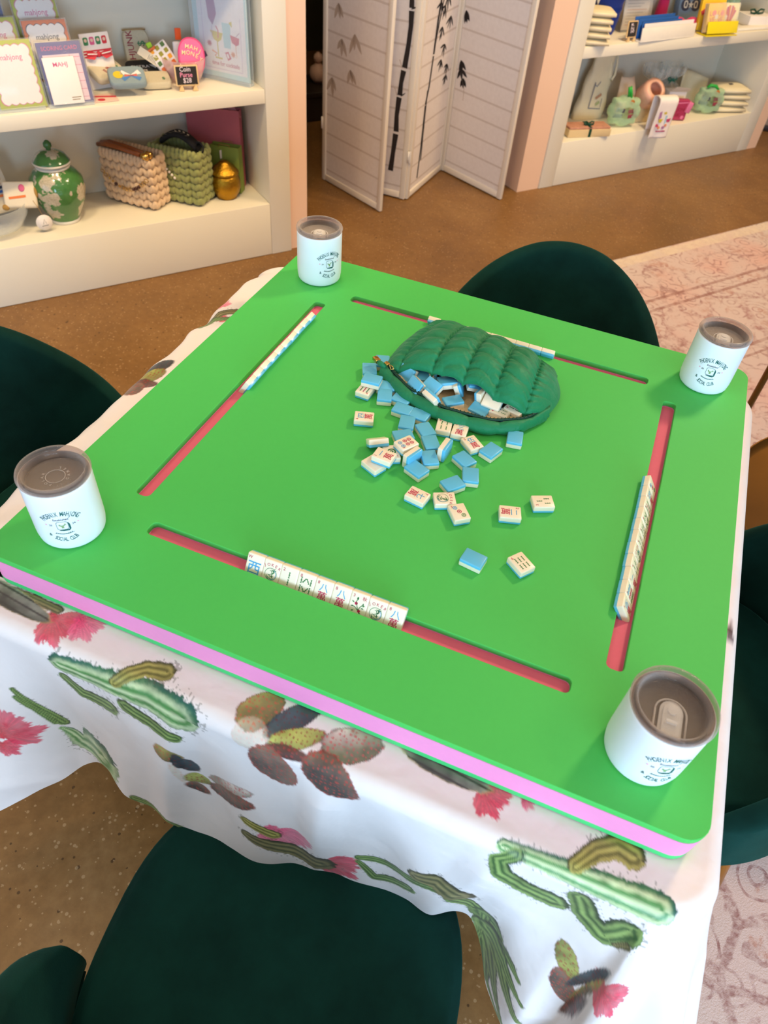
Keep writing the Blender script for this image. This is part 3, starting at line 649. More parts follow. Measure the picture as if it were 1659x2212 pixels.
# ---------------------------------------------------------------- game board
bd = thing('mahjong_board', 'square green foam game board with pink core and four tile grooves', 'game board', (SB / 2, SB / 2, .7445))
g0, g1 = .1245 * SB, .1485 * SB; e0, e1 = .1855 * SB, .8155 * SB
def slot(x0, y0, x1, y1): return [(x - SB / 2, y - SB / 2) for x, y in rrect(abs(x1 - x0), abs(y1 - y0), .0068, 5, (x0 + x1) / 2, (y0 + y1) / 2)]
SLOTS = [slot(e0, g0, e1, g1), slot(e0, SB - g1, e1, SB - g0), slot(g0, e0, g1, e1), slot(SB - g1, e0, SB - g0, e1)]
OUT = rrect(SB, SB, .026, 8)
M_bgreen = mat('green_foam', rgb(70, 190, 84), .62, var=.025, scale=120, bump=.05, bscale=1500)
M_bgreen2 = mat('green_foam_base', rgb(64, 190, 104), .62, var=.025, scale=120, bump=.05, bscale=1500)
M_bpink = mat('pink_foam', rgb(234, 142, 186), .65, var=.03, scale=150, bump=.08, bscale=1500)
M_groove = mat('coral_foam', rgb(230, 102, 132), .65, var=.03, scale=150, bump=.08, bscale=1500)
a = MB(); a.verts_faces(*outline_mesh([OUT] + SLOTS, .0417, .0505, .0009)); a.build('top_layer', M_bgreen, bd)
a = MB(); a.verts_faces(*outline_mesh([OUT], .0082, .0402)); a.verts_faces(*outline_mesh([OUT] + SLOTS, .0402, .0417))
for S in SLOTS: a.poly([(x, y, .04025) for x, y in S], None, 1)
a.build('core_layer', [M_bpink, M_groove], bd)
a = MB(); a.verts_faces(*outline_mesh([OUT], 0, .0082)); a.build('bottom_layer', M_bgreen2, bd)

# ---------------------------------------------------------------- mahjong tiles
TW, TL, TH = .0221, .0282, .0115
M_ivory = mat('ivory_resin', rgb(246, 234, 206), .28, var=.02, scale=200, coat=.2)
M_tblue = mat('sky_blue_resin', rgb(98, 190, 226), .3, var=.02, scale=200, coat=.2)
M_mred = mat('mark_red', rgb(190, 20, 76), .5); M_mgreen = mat('mark_green', rgb(52, 128, 66), .5); M_mblue = mat('mark_blue', rgb(70, 160, 206), .5)
TM = [M_ivory, M_mred, M_mgreen, M_mblue]
def tile_halves():
    b = bmesh.new(); bmesh.ops.create_cube(b, size=1)
    for v in b.verts: v.co = Vector((v.co.x * TW, v.co.y * TL, v.co.z * TH))
    bmesh.ops.bevel(b, geom=list(b.edges), offset=.0016, segments=3, profile=.5, affect='EDGES')
    zc = -TH / 2 + .0042; res = []
    for up in (1, 0):
        c = b.copy(); bmesh.ops.bisect_plane(c, geom=list(c.verts) + list(c.edges) + list(c.faces), plane_co=(0, 0, zc), plane_no=(0, 0, 1), clear_inner=bool(up), clear_outer=not up)
        ed = [e for e in c.edges if e.is_boundary]; bmesh.ops.contextual_create(c, geom=ed)
        c.verts.ensure_lookup_table(); c.verts.index_update()
        res.append(([v.co[:] for v in c.verts], [[v.index for v in f.verts] for f in c.faces]))
    return res
IV, BL = tile_halves()
def mark(mb, k):
    z = TH / 2 + .00012; M = T(0, 0, z) @ Matrix.Scale(.001, 4)
    num = lambda t: mb.text(t, 5.4, M @ T(-7.0, 7.6, 0), 1)
    def ring(x, y, r, mi):
        for ro, ri in ((r, r * .68), (r * .42, r * .12)):
            o = circle(ro, 18, x, y); i = circle(ri, 18, x, y)
            mb.verts_faces([(*p, 0) for p in o + i], [(q, (q + 1) % 18, 18 + (q + 1) % 18, 18 + q) for q in range(18)], M, mi)
    def bam(x, y, h, mi=2, a=0, w=1.7):
        MM = M @ T(x, y, 0) @ RZ(a)
        mb.line([(0, -h / 2), (0, h / 2)], w * .62, MM, mi)
        for yy in (-h / 2, 0, h / 2): mb.line([(-w * .62, yy), (w * .62, yy)], .75, MM, mi)
    if k.startswith('crak'):
        n = int(k[4:]); num(str(n)); mb.text('一二三四伍六七八九'[n - 1], 11, M @ T(.5, .6, 0), 3); mb.text('萬', 12.5, M @ T(0, -11.0, 0), 1)
    elif k.startswith('bam'):
        n = int(k[3:]); num(str(n))
        if n == 2: bam(.6, 4, 6.6); bam(.6, -5, 6.6)
        elif n == 3: bam(0, 5, 6.4); bam(-4, -5, 6.4); bam(4, -5, 6.4)
        elif n == 4: [bam(x, y, 6.4) for x in (-3.8, 3.8) for y in (4, -6)]
        elif n == 6: [bam(x, y, 6.4) for x in (-5, 0, 5) for y in (4, -6)]
        elif n == 8:
            for y, f in ((4, 1), (-6, -1)):
                bam(-6, y, 7); bam(6, y, 7); bam(-2.2, y + .3 * f, 6, 2, -32 * f); bam(2.2, y + .3 * f, 6, 2, 32 * f)
        elif n == 9: [bam(x, y, 5, 1 if x == 0 else 2) for x in (-5, 0, 5) for y in (6.2, 0, -6.2)]
    elif k.startswith('dot'):
        n = int(k[3:]); num(str(n))
        if n == 1: ring(0, 0, 6, 2)
        elif n == 3: ring(-3.5, 7, 3, 3); ring(0, 0, 3, 1); ring(3.5, -7, 3, 2)
        elif n == 6: [ring(x, y, 3, 3 if y > 3 else 1) for x in (-3.6, 3.6) for y in (8, .2, -6.6)]
        elif n == 9: [ring(x, y, 2.6, mi) for x in (-5.6, 0, 5.6) for y, mi in ((7, 3), (0, 1), (-7, 2))]
    elif k == 'joker':
        for q, ch in enumerate('JOKER'):
            an = 25 - 12.5 * q; mb.text(ch, 5.0, M @ T(0, -13.5, 0) @ RZ(an) @ T(0, 20.2, 0), 1)
        for r0, mi in ((7.6, 2), (6.7, 3)):
            o = circle(r0, 28, 0, -3); i = circle(r0 - .55, 28, 0, -3)
            mb.verts_faces([(*p, 0) for p in o + i], [(q, (q + 1) % 28, 28 + (q + 1) % 28, 28 + q) for q in range(28) if not (r0 < 7 and 4 < q < 18)], M, mi)
        rr = random.Random(3)
        for q in range(13):
            cx, cy, r0, a0 = rr.uniform(-4, 4), rr.uniform(-7, 1), rr.uniform(1.2, 2.6), rr.uniform(0, 360)
            mb.line(circle(r0, 7, cx, cy, a0, a0 + 150), [.3, .7, .9, .9, .8, .6, .5, .3], M, 2)
        mb.line([(1, 1), (4.6, 5)], .6, M, 2); mb.line([(2.6, 0), (6, 3.4)], .6, M, 2)
    elif k == 'west':
        num('W'); mb.text('西', 18, M @ T(0, -9.4, 0), 3)
    elif k == 'flower':
        num('3'); mb.text('秋', 5.6, M @ T(6, 6.6, 0), 1)
        for P in ([(-1, 8), (-3, 3), (-1, -2), (1, -7)], [(6, 2), (3, -2), (1, -7)], [(-7, -3), (-3, -4), (1, -7)]): mb.line(P, .9, M, 2)
        for x, y, a in ((-3, 6, 60), (-1, 5, 120), (-5, 1, 150), (5, -1, 30), (6, 0, 100), (-5, -3, 200), (2, -9, -20), (-4, -8, 210), (4, -3, -10)): mb.line([(x, y), (x + 1.7 * math.cos(R(a)), y + 1.7 * math.sin(R(a))), (x + 3.4 * math.cos(R(a)), y + 3.4 * math.sin(R(a)))], [.3, 1.8, .2], M, 2)
        for x, y in ((-2.6, .6), (2.4, -7.4)): mb.poly(circle(1.9, 14, x, y), M, 1)
FACE = {}
def tile(label, M, mk=None, group=None):
    o = thing('mahjong_tile', label, 'mahjong tile', group=group); o.matrix_world = M
    key = mk or 'blank'
    if key not in FACE:
        a = MB(); a.verts_faces(*IV, smooth=True)
        if key != 'blank': mark(a, key)
        f = a.build('ivory_layer', TM, o, sharp=50); FACE[key] = f.data
    else:
        f = bpy.data.objects.new('ivory_layer', FACE[key]); COL.objects.link(f); f.parent = o
    if 'blue' not in FACE:
        a = MB(); a.verts_faces(*BL, smooth=True); g = a.build('blue_layer', M_tblue, o, sharp=50); FACE['blue'] = g.data
    else:
        g = bpy.data.objects.new('blue_layer', FACE['blue']); COL.objects.link(g); g.parent = o
    return o
G1 = 'tiles spilled on the board'
for x, y, ly, yaw, mk, lb in LOOSE_TILES:
    up = mk is not None
    tile(lb, T(x, y, ZT + TH / 2 + .0002 + ly * (TH + .0004)) @ RZ(yaw) @ (Matrix() if up else RY(180)), mk, G1)
# tiles standing on a long edge or leaning in the spill
tile('white and blue tile standing on its long edge at the right of the cluster', T(.4362, .397, ZT + TW / 2 + .0003) @ RZ(-6) @ RY(-90) , 'blank', G1)
tile('tile standing on edge with broad blue back showing, in front of the six-dot tile', T(.4015, .3615, ZT + TW / 2 + .0003) @ RZ(-22) @ RY(-90), 'blank', G1)
tile('white-over-blue tile tipped up on its long side at the far left of the cluster', T(.347, .369, ZT + .0118) @ RZ(-54) @ RY(-36), 'blank', G1)
# racks: tiles lean back in the four grooves
def rack(n, p0, dirv, face_yaw, marks, labels, group, skip=()):
    k = 0
    for q in range(n):
        if q in skip: continue
        x = p0[0] + dirv[0] * (q + .5) * TW; y = p0[1] + dirv[1] * (q + .5) * TW
        # local +y is up on the tile, +z the face; lean back 33 degrees
        jit = random.uniform(-.0004, .0004)
        M = T(x, y, ZT - .0099) @ RZ(face_yaw) @ T(0, jit, 0) @ RX(90 - 33) @ T(0, TL / 2, -TH / 2)
        tile(labels[k], M, marks[k % len(marks)] if marks else 'blank', group); k += 1
ordn = ['first', 'second', 'third', 'fourth', 'fifth', 'sixth', 'seventh', 'eighth', 'ninth', 'tenth', 'eleventh']
nm = ['west wind tile with blue character and letter W', 'joker tile beside the west wind tile', 'two-bamboo tile', 'eight-bamboo tile with green zigzag marks', 'eight-character tile right after the eight-bamboo tile', 'eight-character tile just left of the flower tile', 'flower tile numbered three with red berries', 'joker tile between the flower tile and the last eight', 'eight-character tile at the right end']
rack(9, (.2866, .1058), (1, 0), 0, ['west', 'joker', 'bam2', 'bam8', 'crak8', 'crak8', 'flower', 'joker', 'crak8'], [s + ', leaning in the front groove' for s in nm], 'tiles in the front groove')
rack(11, (SB - .1058, .232), (0, 1), 90, ['crak5', 'dot9', 'crak1', 'bam4', 'joker', 'bam4', 'bam6', 'bam8', 'bam9', 'crak4', 'dot3'], [f'{w} tile from the near end of the row in the right groove' for w in ordn], 'tiles in the right groove')
rack(10, (.1058, .6245), (0, -1), -90, None, [f'{w} tile from the far end of the row in the left groove' for w in ordn], 'tiles in the left groove')
rack(10, (.5225, SB - .1058), (-1, 0), 180, None, [f'{w} tile from the right end of the row in the far groove' for w in ordn[:7]] + ['tile at the left end of the far groove row, poking out behind the pouch'], 'tiles in the far groove', skip=(7, 8))
# ---------------------------------------------------------------- quilted pouch
def quilt_mat():
    m = bpy.data.materials.new('green_puffer_nylon'); m.use_nodes = True; nt = m.node_tree; b = nt.nodes['Principled BSDF']
    tc = nt.nodes.new('ShaderNodeTexCoord'); v = tc.outputs['Object']
    nz = tex(nt, 'ShaderNodeTexNoise', v, Scale=30, Detail=3)
    nt.links.new(mixc(nt, nz.outputs['Fac'], rgb(14, 116, 72), rgb(20, 132, 84)), b.inputs['Base Color'])
    b.inputs['Roughness'].default_value = .55; b.inputs['Specular IOR Level'].default_value = .3; b.inputs['Sheen Weight'].default_value = .1
    n2 = tex(nt, 'ShaderNodeTexNoise', v, Scale=60, Detail=3, Distortion=1.8)
    bp = nt.nodes.new('ShaderNodeBump'); bp.inputs['Strength'].default_value = .3; bp.inputs['Distance'].default_value = .006
    nt.links.new(n2.outputs['Fac'], bp.inputs['Height']); nt.links.new(bp.outputs[0], b.inputs['Normal'])
    return m
M_quilt = quilt_mat(); M_lining = mat('beige_lining', rgb(222, 190, 142), .7, var=.08, scale=60, bump=.4, bscale=45)
M_gold = mat('polished_gold', rgb(214, 170, 92), .22, metal=1, var=.05); M_zip = mat('dark_green_zipper', rgb(10, 58, 42), .6)
PX, PY = .42, .57
po = thing('quilted_pouch', 'green quilted zip pouch lying open with tiles spilling from its mouth', 'pouch', (PX, PY, ZT))
cs = lambda u, xs, ys: float(np.interp(u, xs, ys))
def smooth_tab(xs, ys, n=64):
    t = np.linspace(0, 1, n); q = np.interp(t, xs, ys)
    for _ in range(6): q[1:-1] = (q[:-2] + 2 * q[1:-1] + q[2:]) / 4
    return lambda u: float(np.interp(u, t, q))
lowx = smooth_tab([0, .2, .45, .7, .88, 1], [.289, .343, .410, .479, .523, .549]); lowy = smooth_tab([0, .2, .45, .7, .88, 1], [.530, .487, .466, .471, .497, .546])
upx = smooth_tab([0, .3, .55, .75, .9, 1], [.289, .372, .438, .490, .528, .551]); upy = smooth_tab([0, .3, .55, .75, .9, 1], [.532, .532, .523, .512, .522, .548])
uph = smooth_tab([0, .1, .3, .55, .75, .9, 1], [.016, .030, .047, .051, .043, .028, .017])
bkx = smooth_tab([0, .5, 1], [.309, .425, .541]); bky = smooth_tab([0, .1, .4, .75, 1], [.682, .696, .692, .674, .640])
mid = smooth_tab([0, .06, .2, .5, .8, .94, 1], [.020, .036, .053, .064, .060, .042, .022])
def seam(u): return abs(math.sin(PI * (u - .10) / .19))
def top_pt(u, v, puff=True, off=0):
    x = upx(u) * (1 - v) + bkx(u) * v; y = upy(u) * (1 - v) + bky(u) * v
    a, m_, e = uph(u), mid(u) * .92, .013
    h = a * (1 - v) ** 2 + 2 * (m_ * 1.28) * v * (1 - v) + e * v * v + .008 * (1 - (2 * v - 1) ** 6) * min(1, 6 * u, 6 * (1 - u))
    h = max(h, .012)
    x += .010 * (2 * u - 1) ** 7 * math.sin(PI * v)
    if puff:
        q = seam(u) ** .42; r = abs(math.sin(PI * (v * 5 + .35 * math.sin(9 * u)))) ** .6
        fz = max(0, min(1, 8 * u, 8 * (1 - u)))
        h += (.0115 * (q - .6) + .0055 * q * (r - .6)) * fz + .0021 * math.sin(v * 88 + 6 * math.sin(u * 16)) * (1 - q) * 1.5
    h = .010 + (h - .010) * max(0, min(1, (1 - abs(2 * u - 1)) / .08)) ** .5
    return Vector((x - PX, y - PY, h + off))
a = MB()
def section(u, w):
    """outer skin: lower lip roll -> underside -> back -> top -> upper lip roll -> lining side"""
    lp = Vector((lowx(u) - PX, lowy(u) - PY, 0)); bk = Vector((bkx(u) - PX, bky(u) - PY, 0)); dirv = (bk - lp).normalized()
    sw = .0028 * (seam(u * 1.15) ** .6 - .5)
    if w < .20:      # lower lip roll, around a tube of radius .0105
        t = w / .20; an = R(40 + 230 * t); rr = .0098 + sw
        c = lp + Vector((0, 0, .0105))
        return c + dirv * (rr * math.cos(an)) + Vector((0, 0, rr * math.sin(an)))
    if w < .34:      # underside
        t = (w - .20) / .14; return lp.lerp(bk, .03 + .95 * t) + Vector((0, 0, .0008))
    if w < .44:      # rounded back
        t = (w - .34) / .10; an = -PI / 2 + PI * .8 * t
        ke = max(.15, min(1, (1 - abs(2 * u - 1)) / .08)) ** .5; return bk + Vector((0, 0, .0105)) + dirv * (.010 * ke * math.cos(an)) + Vector((0, 0, .0098 * ke * math.sin(an)))
    if w < .86:
        t = (w - .44) / .42; return top_pt(u, 1 - t)
    t = (w - .86) / .14  # upper lip roll
    base = top_pt(u, 0); nxt = top_pt(u, .06); d = (base - nxt); d.z *= .4; d.normalize(); k = min(1, uph(u) / .03) ; rr = .0075 * k
    an = PI / 2 - R(230) * t
    return base + Vector((0, 0, -rr)) + d * (rr * math.cos(an)) + Vector((0, 0, rr * math.sin(an)))
a.grid(section, 170, 190); shell = a.build('shell', M_quilt, po)
a = MB()
def lining(u, w):
    u = .03 + .94 * u
    lp = Vector((lowx(u) - PX, lowy(u) - PY, .014)); bk = Vector((bkx(u) - PX, bky(u) - PY, .006)); d = (bk - lp).normalized()
    wr = .0014 * math.sin(u * 60 + w * 30) + .001 * math.sin(u * 23 - w * 50)
    if w < .5:
        t = w / .5; p = lp.lerp(bk, .07 + .80 * t); p.z = .014 - .0115 * min(1, t * 4) + .0015 + abs(wr); return p
    t = (w - .5) / .5; v = .86 - .84 * t; p = top_pt(u, v, False, -.016); p.z = max(p.z, .0065); return p
a.grid(lining, 90, 60); a.build('lining', M_lining, po)
a = MB()
P = [Vector((lowx(u) - PX, lowy(u) - PY, .0205)) + (Vector((bkx(u) - PX, bky(u) - PY, 0)) - Vector((lowx(u) - PX, lowy(u) - PY, 0))).normalized() * .0075 for u in np.linspace(.03, .97, 60)]
a.tube(P, .0022, 6); a.build('zipper_tape', M_zip, po)
a = MB()
for k in range(46):
    u = .05 + .9 * k / 45; p = Vector((lowx(u) - PX, lowy(u) - PY, .0228)) + (Vector((bkx(u) - PX, bky(u) - PY, 0)) - Vector((lowx(u) - PX, lowy(u) - PY, 0))).normalized() * .0075
    a.box((0, 0, 0), (.0014, .0026, .0012), T(*p))
a.build('zipper_teeth', M_zip, po)
# closed end of the zip: slider, pull and gold tab
a = MB(); a.box((0, 0, 0), (.0085, .0062, .0042), T(.2965 - PX, .5265 - PY, .027) @ RZ(-35), bev=.0012); a.tube([(.302 - PX, .522 - PY, .030), (.308 - PX, .5185 - PY, .031), (.3115 - PX, .517 - PY, .0285), (.307 - PX, .516 - PY, .0265)], .0009, 6, closed=True); a.build('zipper_slider', M_gold, po)
a = MB(); a.box((0, 0, 0), (.0125, .0085, .006), T(.2765 - PX, .5335 - PY, .0235) @ RZ(-38), bev=.001); a.build('zipper_end_tab', M_gold, po, sharp=40)
a = MB(); a.tube([(.2815 - PX, .530 - PY, .0225), (.288 - PX, .527 - PY, .0225), (.296 - PX, .524 - PY, .0225)], [.004, .0042, .003], 10); a.build('end_gusset', M_quilt, po)
# tiles still inside
G2 = 'tiles inside the open pouch'
INS = [  # x, y, h, yaw, tilt about length, pitch, blue up, label
    (.331, .527, .020, -118, 62, 0, 1, 'tile on edge beside the zipper slider inside the pouch, white side showing'),
    (.3535, .501, .021, -128, 55, 0, 1, 'steeply tilted tile by the left of the pouch lip, white side long and bright'),
    (.378, .5035, .0265, -118, 32, 0, 1, 'blue-backed tile tilted to the left, lying right behind the leftmost pair in the pouch mouth'),
    (.394, .527, .0245, -60, -8, 4, 1, 'broad blue-backed tile lying flat on others in the middle left of the pouch mouth'),
    (.4115, .531, .021, 15, 66, 0, 1, 'tile standing on edge in the middle of the pouch mouth, blue facing left'),
    (.3855, .484, .021, -122, 118, 0, 0, 'white side-up tile nearest the pouch front lip'),
    (.4145, .497, .0155, -52, -6, 5, 1, 'blue-backed tile on the beige lining nearest the middle of the lip'),
    (.434, .541, .0265, -58, 12, -14, 1, 'bright blue tilted tile in the centre right of the pouch mouth'),
    (.4505, .523, .023, -14, 78, 0, 0, 'tile standing up on edge at the right, next to the bright blue tilted tile'),
    (.469, .512, .025, 84, -30, 0, 0, 'face-up tile tipped on its side in the right of the mouth, white edge foremost'),
    (.4545, .497, .0145, 80, -4, 6, 1, 'blue-backed tile flat on the lining, right of the beige gap'),
    (.484, .505, .014, 82, 6, 0, 0, 'face-up ivory tile flat at the right end of the pouch mouth'),
    (.503, .520, .0175, 70, -10, 0, 0, 'dim face-up ivory tile deepest in the right corner of the pouch'),
    (.3655, .545, .022, 20, 78, 0, 1, 'upright tile showing its blue back, second behind the zipper slider'),
    (.384, .556, .0215, -10, 70, 0, 0, 'tile on edge in shadow under the upper lip, blue edge right'),
    (.4035, .562, .024, 60, 20, 0, 1, 'deep blue tile in shadow under the upper lip, centre'),
    (.351, .534, .0165, -70, 12, 0, 1, 'dark blue-backed tile low inside the left of the pouch'),
    (.4715, .541, .022, -66, -12, 10, 0, 'face-up ivory tile behind the upright one at the right of the pouch'),
    (.4865, .535, .025, 84, 24, 0, 1, 'blue-topped tile tucked under the upper lip at the right'),
]
for x, y, h, yaw, ti, pi_, bl, lb in INS:
    tile(lb, T(x, y, ZT + h) @ RZ(yaw) @ RX(pi_) @ RY(ti) @ (RY(180) if bl else Matrix()), 'bam4' if 'ivory' in lb else 'blank', G2)

# ---------------------------------------------------------------- tumblers
def mug_paint():
    return mat('matte_white_enamel', rgb(232, 236, 238), .45, var=.01, scale=20, bump=.02, bscale=900)
M_mug = mug_paint(); M_ste = mat('brushed_steel', rgb(150, 130, 108), .26, metal=.85, var=.06, scale=90)
M_lid = clear('clear_lid_plastic', (.80, .74, .70), .04, .06, tint=(.74, .66, .60))
M_let = mat('deep_green_lettering', rgb(28, 92, 84), .6); M_pd = mat('pink_dot_print', rgb(238, 170, 190), .6); M_cac = mat('sage_cactus_print', rgb(140, 166, 112), .6); M_blk = mat('dark_lettering', rgb(46, 44, 62), .6)
MR, MH = .0393, .0885
def mug(x, y, logo_yaw, lid_yaw, label, scale_h=1.0, slide=True):
    o = thing('tumbler', label, 'tumbler', (x, y, ZT + .0003), group='tumblers on the board corners')
    a = MB(); b = .006
    prof = [(0, .0015), (MR - .009, .0015), (MR - .0075, 0)] + [(MR - b - .0012 + b * math.sin(R(t)), b - b * math.cos(R(t))) for t in (10, 30, 50, 70, 90)] + [(MR - .0003, .012), (MR, .02), (MR, .05), (MR, .07), (MR, MH - .003), (MR - .0004, MH - .001), (MR - .0016, MH)]
    a.lathe(prof + [(MR - .0022, MH)], 72, caps=False)
    r0 = MR + .00028
    cz = .0425
    def wrap(px, py):
        f = lambda u, v: None
        def fn(u, v):
            an = (px + u) / r0; z = cz + py + v
            return (r0 * math.sin(an), -r0 * math.cos(an), z)
        return fn
    def arc(txt, rad, a_mid, size, mi, xs, span, inside=False, cy=0):
        n = len(txt)
        for k, ch in enumerate(txt):
            if ch == ' ': continue
            t = (k - (n - 1) / 2) / (n - 1)
            an = R(90 + (-span * t if not inside else 180 + span * t)); px, py = rad * math.cos(an), rad * math.sin(an) + cy
            rot = an - PI / 2 if not inside else an + PI / 2
            def fn(u, v, px=px, py=py, rot=rot): return wrap(px, py)(u * math.cos(rot) - v * math.sin(rot), u * math.sin(rot) + v * math.cos(rot))
            a.text(ch, size, None, mi, xs, fn)
    arc('PHOENIX MAHJONG', .0225, 0, .0100, 1, .50, 98, cy=-.0055)
    a.text('Established', .0042, None, 4, .9, wrap(0, .0098))
    arc('SOCIAL CLUB', .0240, 0, .0090, 1, .54, 64, True, cy=.0)
    a.text('&', .0062, None, 1, .9, wrap(-.0163, -.0150))
    # little tile emblem with a cactus
    w = wrap(0, .0015)
    def ringpoly(P, Q, mi): a.verts_faces([w(*p) for p in P + Q], [(q, (q + 1) % len(P), len(P) + (q + 1) % len(P), len(P) + q) for q in range(len(P))], None, mi)
    ringpoly(rrect(.0128, .0128, .003, 4), rrect(.0119, .0119, .0027, 4), 1)
    side = [(.0058, .0056), (.0066, .0052), (.0084, .0034), (.0084, -.0064), (.006, -.0086), (-.004, -.0086), (-.0058, -.0064), (.0045, -.0066), (.0064, -.005), (.0066, .003)]
    a.line([(.0066, .0045), (.0074, .001), (.0074, -.006), (.0058, -.0076), (0, -.0076), (-.0045, -.0074)], [.0006, .0018, .0018, .0022, .0020, .0008], None, 1, w)
    for P, wd in ([(0, -.004), (0, .0005)], .0026), ([(0, -.001), (.0028, .0012), (.003, .003)], .0014), ([(-.0002, -.0015), (-.0025, .0003), (-.0034, .002)], .0018), ([(.0032, .0012), (.0042, .0022)], .001): a.line(P, wd, None, 3, w)
    for sx in (-1, 1):
        a.text('20' if sx < 0 else '24', .0038, None, 4, 1, wrap(sx * .0125, .0012))
        a.verts_faces([wrap(sx * .0175, .0032)(px, py) for px, py in circle(.0011, 10)], [tuple(range(10))], None, 2)
    for k in range(9): a.line([(-.0095 + .0021 * k, -.0098 - .0018 * math.sin(PI * k / 8.0)), (-.0083 + .0021 * k, -.0090 - .0018 * math.sin(PI * k / 8.0))], .0009, None, 1, wrap(0, -.0005))
    a.line([(-.0105 + .0021 * k, -.0105 - .0018 * math.sin(PI * k / 10)) for k in range(11)], .0005, None, 1, wrap(0, 0))
    a.build('cup_body', [M_mug, M_let, M_pd, M_cac, M_blk], o, RZ(logo_yaw), sharp=50)
    a = MB(); a.lathe([(MR - .0016, MH), (MR - .0024, MH + .0006), (MR - .0034, MH), (MR - .0036, .02), (MR - .008, .008), (0, .0075)], 56, caps=False); a.build('steel_liner', M_ste, o)
    L = thing_part = MB()
    z = MH
    L.lathe([(MR - .0042, z - .012), (MR - .0048, z - .004), (MR - .0036, z + .0012), (MR + .0006, z + .0016), (MR + .0012, z + .0042), (MR + .0002, z + .0072), (MR - .0022, z + .0086), (MR - .0050, z + .0078), (MR - .0066, z + .0046), (MR - .0076, z - .0042), (MR - .010, z - .0054), (0, z - .0052), (0, z - .0074), (MR - .0098, z - .0076), (MR - .0060, z - .0072)], 64, close=True)
    lid = L.build('lid', M_lid, o, RZ(lid_yaw), sharp=60)
    if slide:
        S = MB(); P = [(-.0105, -.031), (.0105, -.031)] + circle(.0105, 10, 0, -.003, 0, 180)
        S.prism(P, z - .0050, z - .0028); Pi = [(-.0078, -.029), (.0078, -.029)] + circle(.0078, 10, 0, -.004, 0, 180)
        S.prism(Pi, z - .0028, z - .0008, smooth=False); S.prism(rrect(.010, .0032, .001, 3, 0, -.0165), z - .0008, z + .0022); S.prism(circle(.0042, 16, 0, -.004), z - .0008, z + .0004)
        S.build('lid_slider', clear('clear_slider_plastic', (.93, .9, .88), .06, .24), lid)
        E = MB()
        E.verts_faces([(-.0145, -.032, z - .005), (.0145, -.032, z - .005), (.0145, -.032, z + .001), (-.0145, -.032, z + .001)], [(0, 1, 2, 3)])
        rim = [(-.0142, -.030)] + [(-.0142, -.004)] + circle(.0142, 12, 0, -.004, 180, 0) + [(.0142, -.030)]
        E.tube([(px, py, z - .0048) for px, py in rim], .0009, 6); E.build('slider_track', MATS['clear_slider_plastic'], lid)
    else:
        E = MB(); [E.text(ch, .0046, T(0, 0, z - .0046) @ RZ(48 - 24 * k) @ T(0, .0122, 0), 0, 1) for k, ch in enumerate('POLAR')]; [E.text(ch, .0046, T(0, 0, z - .0046) @ RZ(-48 + 24 * k) @ T(0, -.0156, 0), 0, 1) for k, ch in enumerate('CAMEL')]; o2 = circle(.0105, 30, 0, 0)
        E.tube([(px, py, z - .0048) for px, py in o2], .0004, 5, closed=True); E.build('embossed_ring', clear('frosted_emboss', (.8, .76, .74), .3, .35), lid)
    return o
mug(.0735, .0745, 36, 150, 'white tumbler with solid clear lid at the near left board corner', slide=False)
mug(.757, .0715, 20, 0, 'white tumbler with gold-lit clear lid at the near right board corner')
mug(.759, .759, -2, -2, 'white tumbler with clear slider lid at the far right board corner')
mug(.0725, .755, 52, 24, 'white tumbler with clear slider lid at the far left board corner')
# ---------------------------------------------------------------- velvet chairs
def velvet():
    m = bpy.data.materials.new('green_velvet'); m.use_nodes = True; nt = m.node_tree; b = nt.nodes['Principled BSDF']
    tc = nt.nodes.new('ShaderNodeTexCoord'); v = tc.outputs['Object']
    nz = tex(nt, 'ShaderNodeTexNoise', v, Scale=7, Detail=5, Roughness=.6)
    nt.links.new(mixc(nt, ramp(nt, nz.outputs['Fac'], [(.35, (0,) * 3), (.65, (1,) * 3)]).outputs[0], rgb(8, 38, 33), rgb(14, 54, 47)), b.inputs['Base Color'])
    b.inputs['Roughness'].default_value = .9; b.inputs['Sheen Weight'].default_value = .32; b.inputs['Sheen Roughness'].default_value = .35; b.inputs['Sheen Tint'].default_value = (*rgb(70, 150, 140), 1); b.inputs['Specular IOR Level'].default_value = .1
    bp = nt.nodes.new('ShaderNodeBump'); bp.inputs['Strength'].default_value = .12; bp.inputs['Distance'].default_value = .002
    nt.links.new(tex(nt, 'ShaderNodeTexNoise', v, Scale=500).outputs['Fac'], bp.inputs['Height']); nt.links.new(bp.outputs[0], b.inputs['Normal'])
    return m
M_velvet = velvet(); M_brass = mat('brushed_brass_leg', rgb(186, 140, 66), .3, metal=1, var=.12, scale=25)
def se(an, a, b, n=2.6):
    c, s = math.cos(an), math.sin(an); return (a * abs(c) ** (2 / n) * (1 if c >= 0 else -1), b * abs(s) ** (2 / n) * (1 if s >= 0 else -1))
def seat_bm():
    a = MB()
    def fn(u, w):
        an = 2 * PI * u
        prof = [(0, .415), (.6, .413), (.92, .418), (1.0, .438), (.99, .458), (.93, .4705), (.8, .4755), (.5, .479), (0, .480)]
        k = w * (len(prof) - 1); i = min(int(k), len(prof) - 2); f = k - i; r = prof[i][0] * (1 - f) + prof[i + 1][0] * f; z = prof[i][1] * (1 - f) + prof[i + 1][1] * f
        x, y = se(an, .218 * r, .215 * r, 2.7); return (x, y + .005, z)
    a.grid(fn, 72, 41, cu=True); return a
_q = np.interp(np.abs(np.arange(-90, 91)), [0, 15, 30, 42, 52, 62, 70, 76, 82, 90], [.799, .791, .762, .727, .688, .647, .606, .56, .50, .41])
for _ in range(40): _q[1:-1] = (_q[:-2] + 2 * _q[1:-1] + _q[2:]) / 4
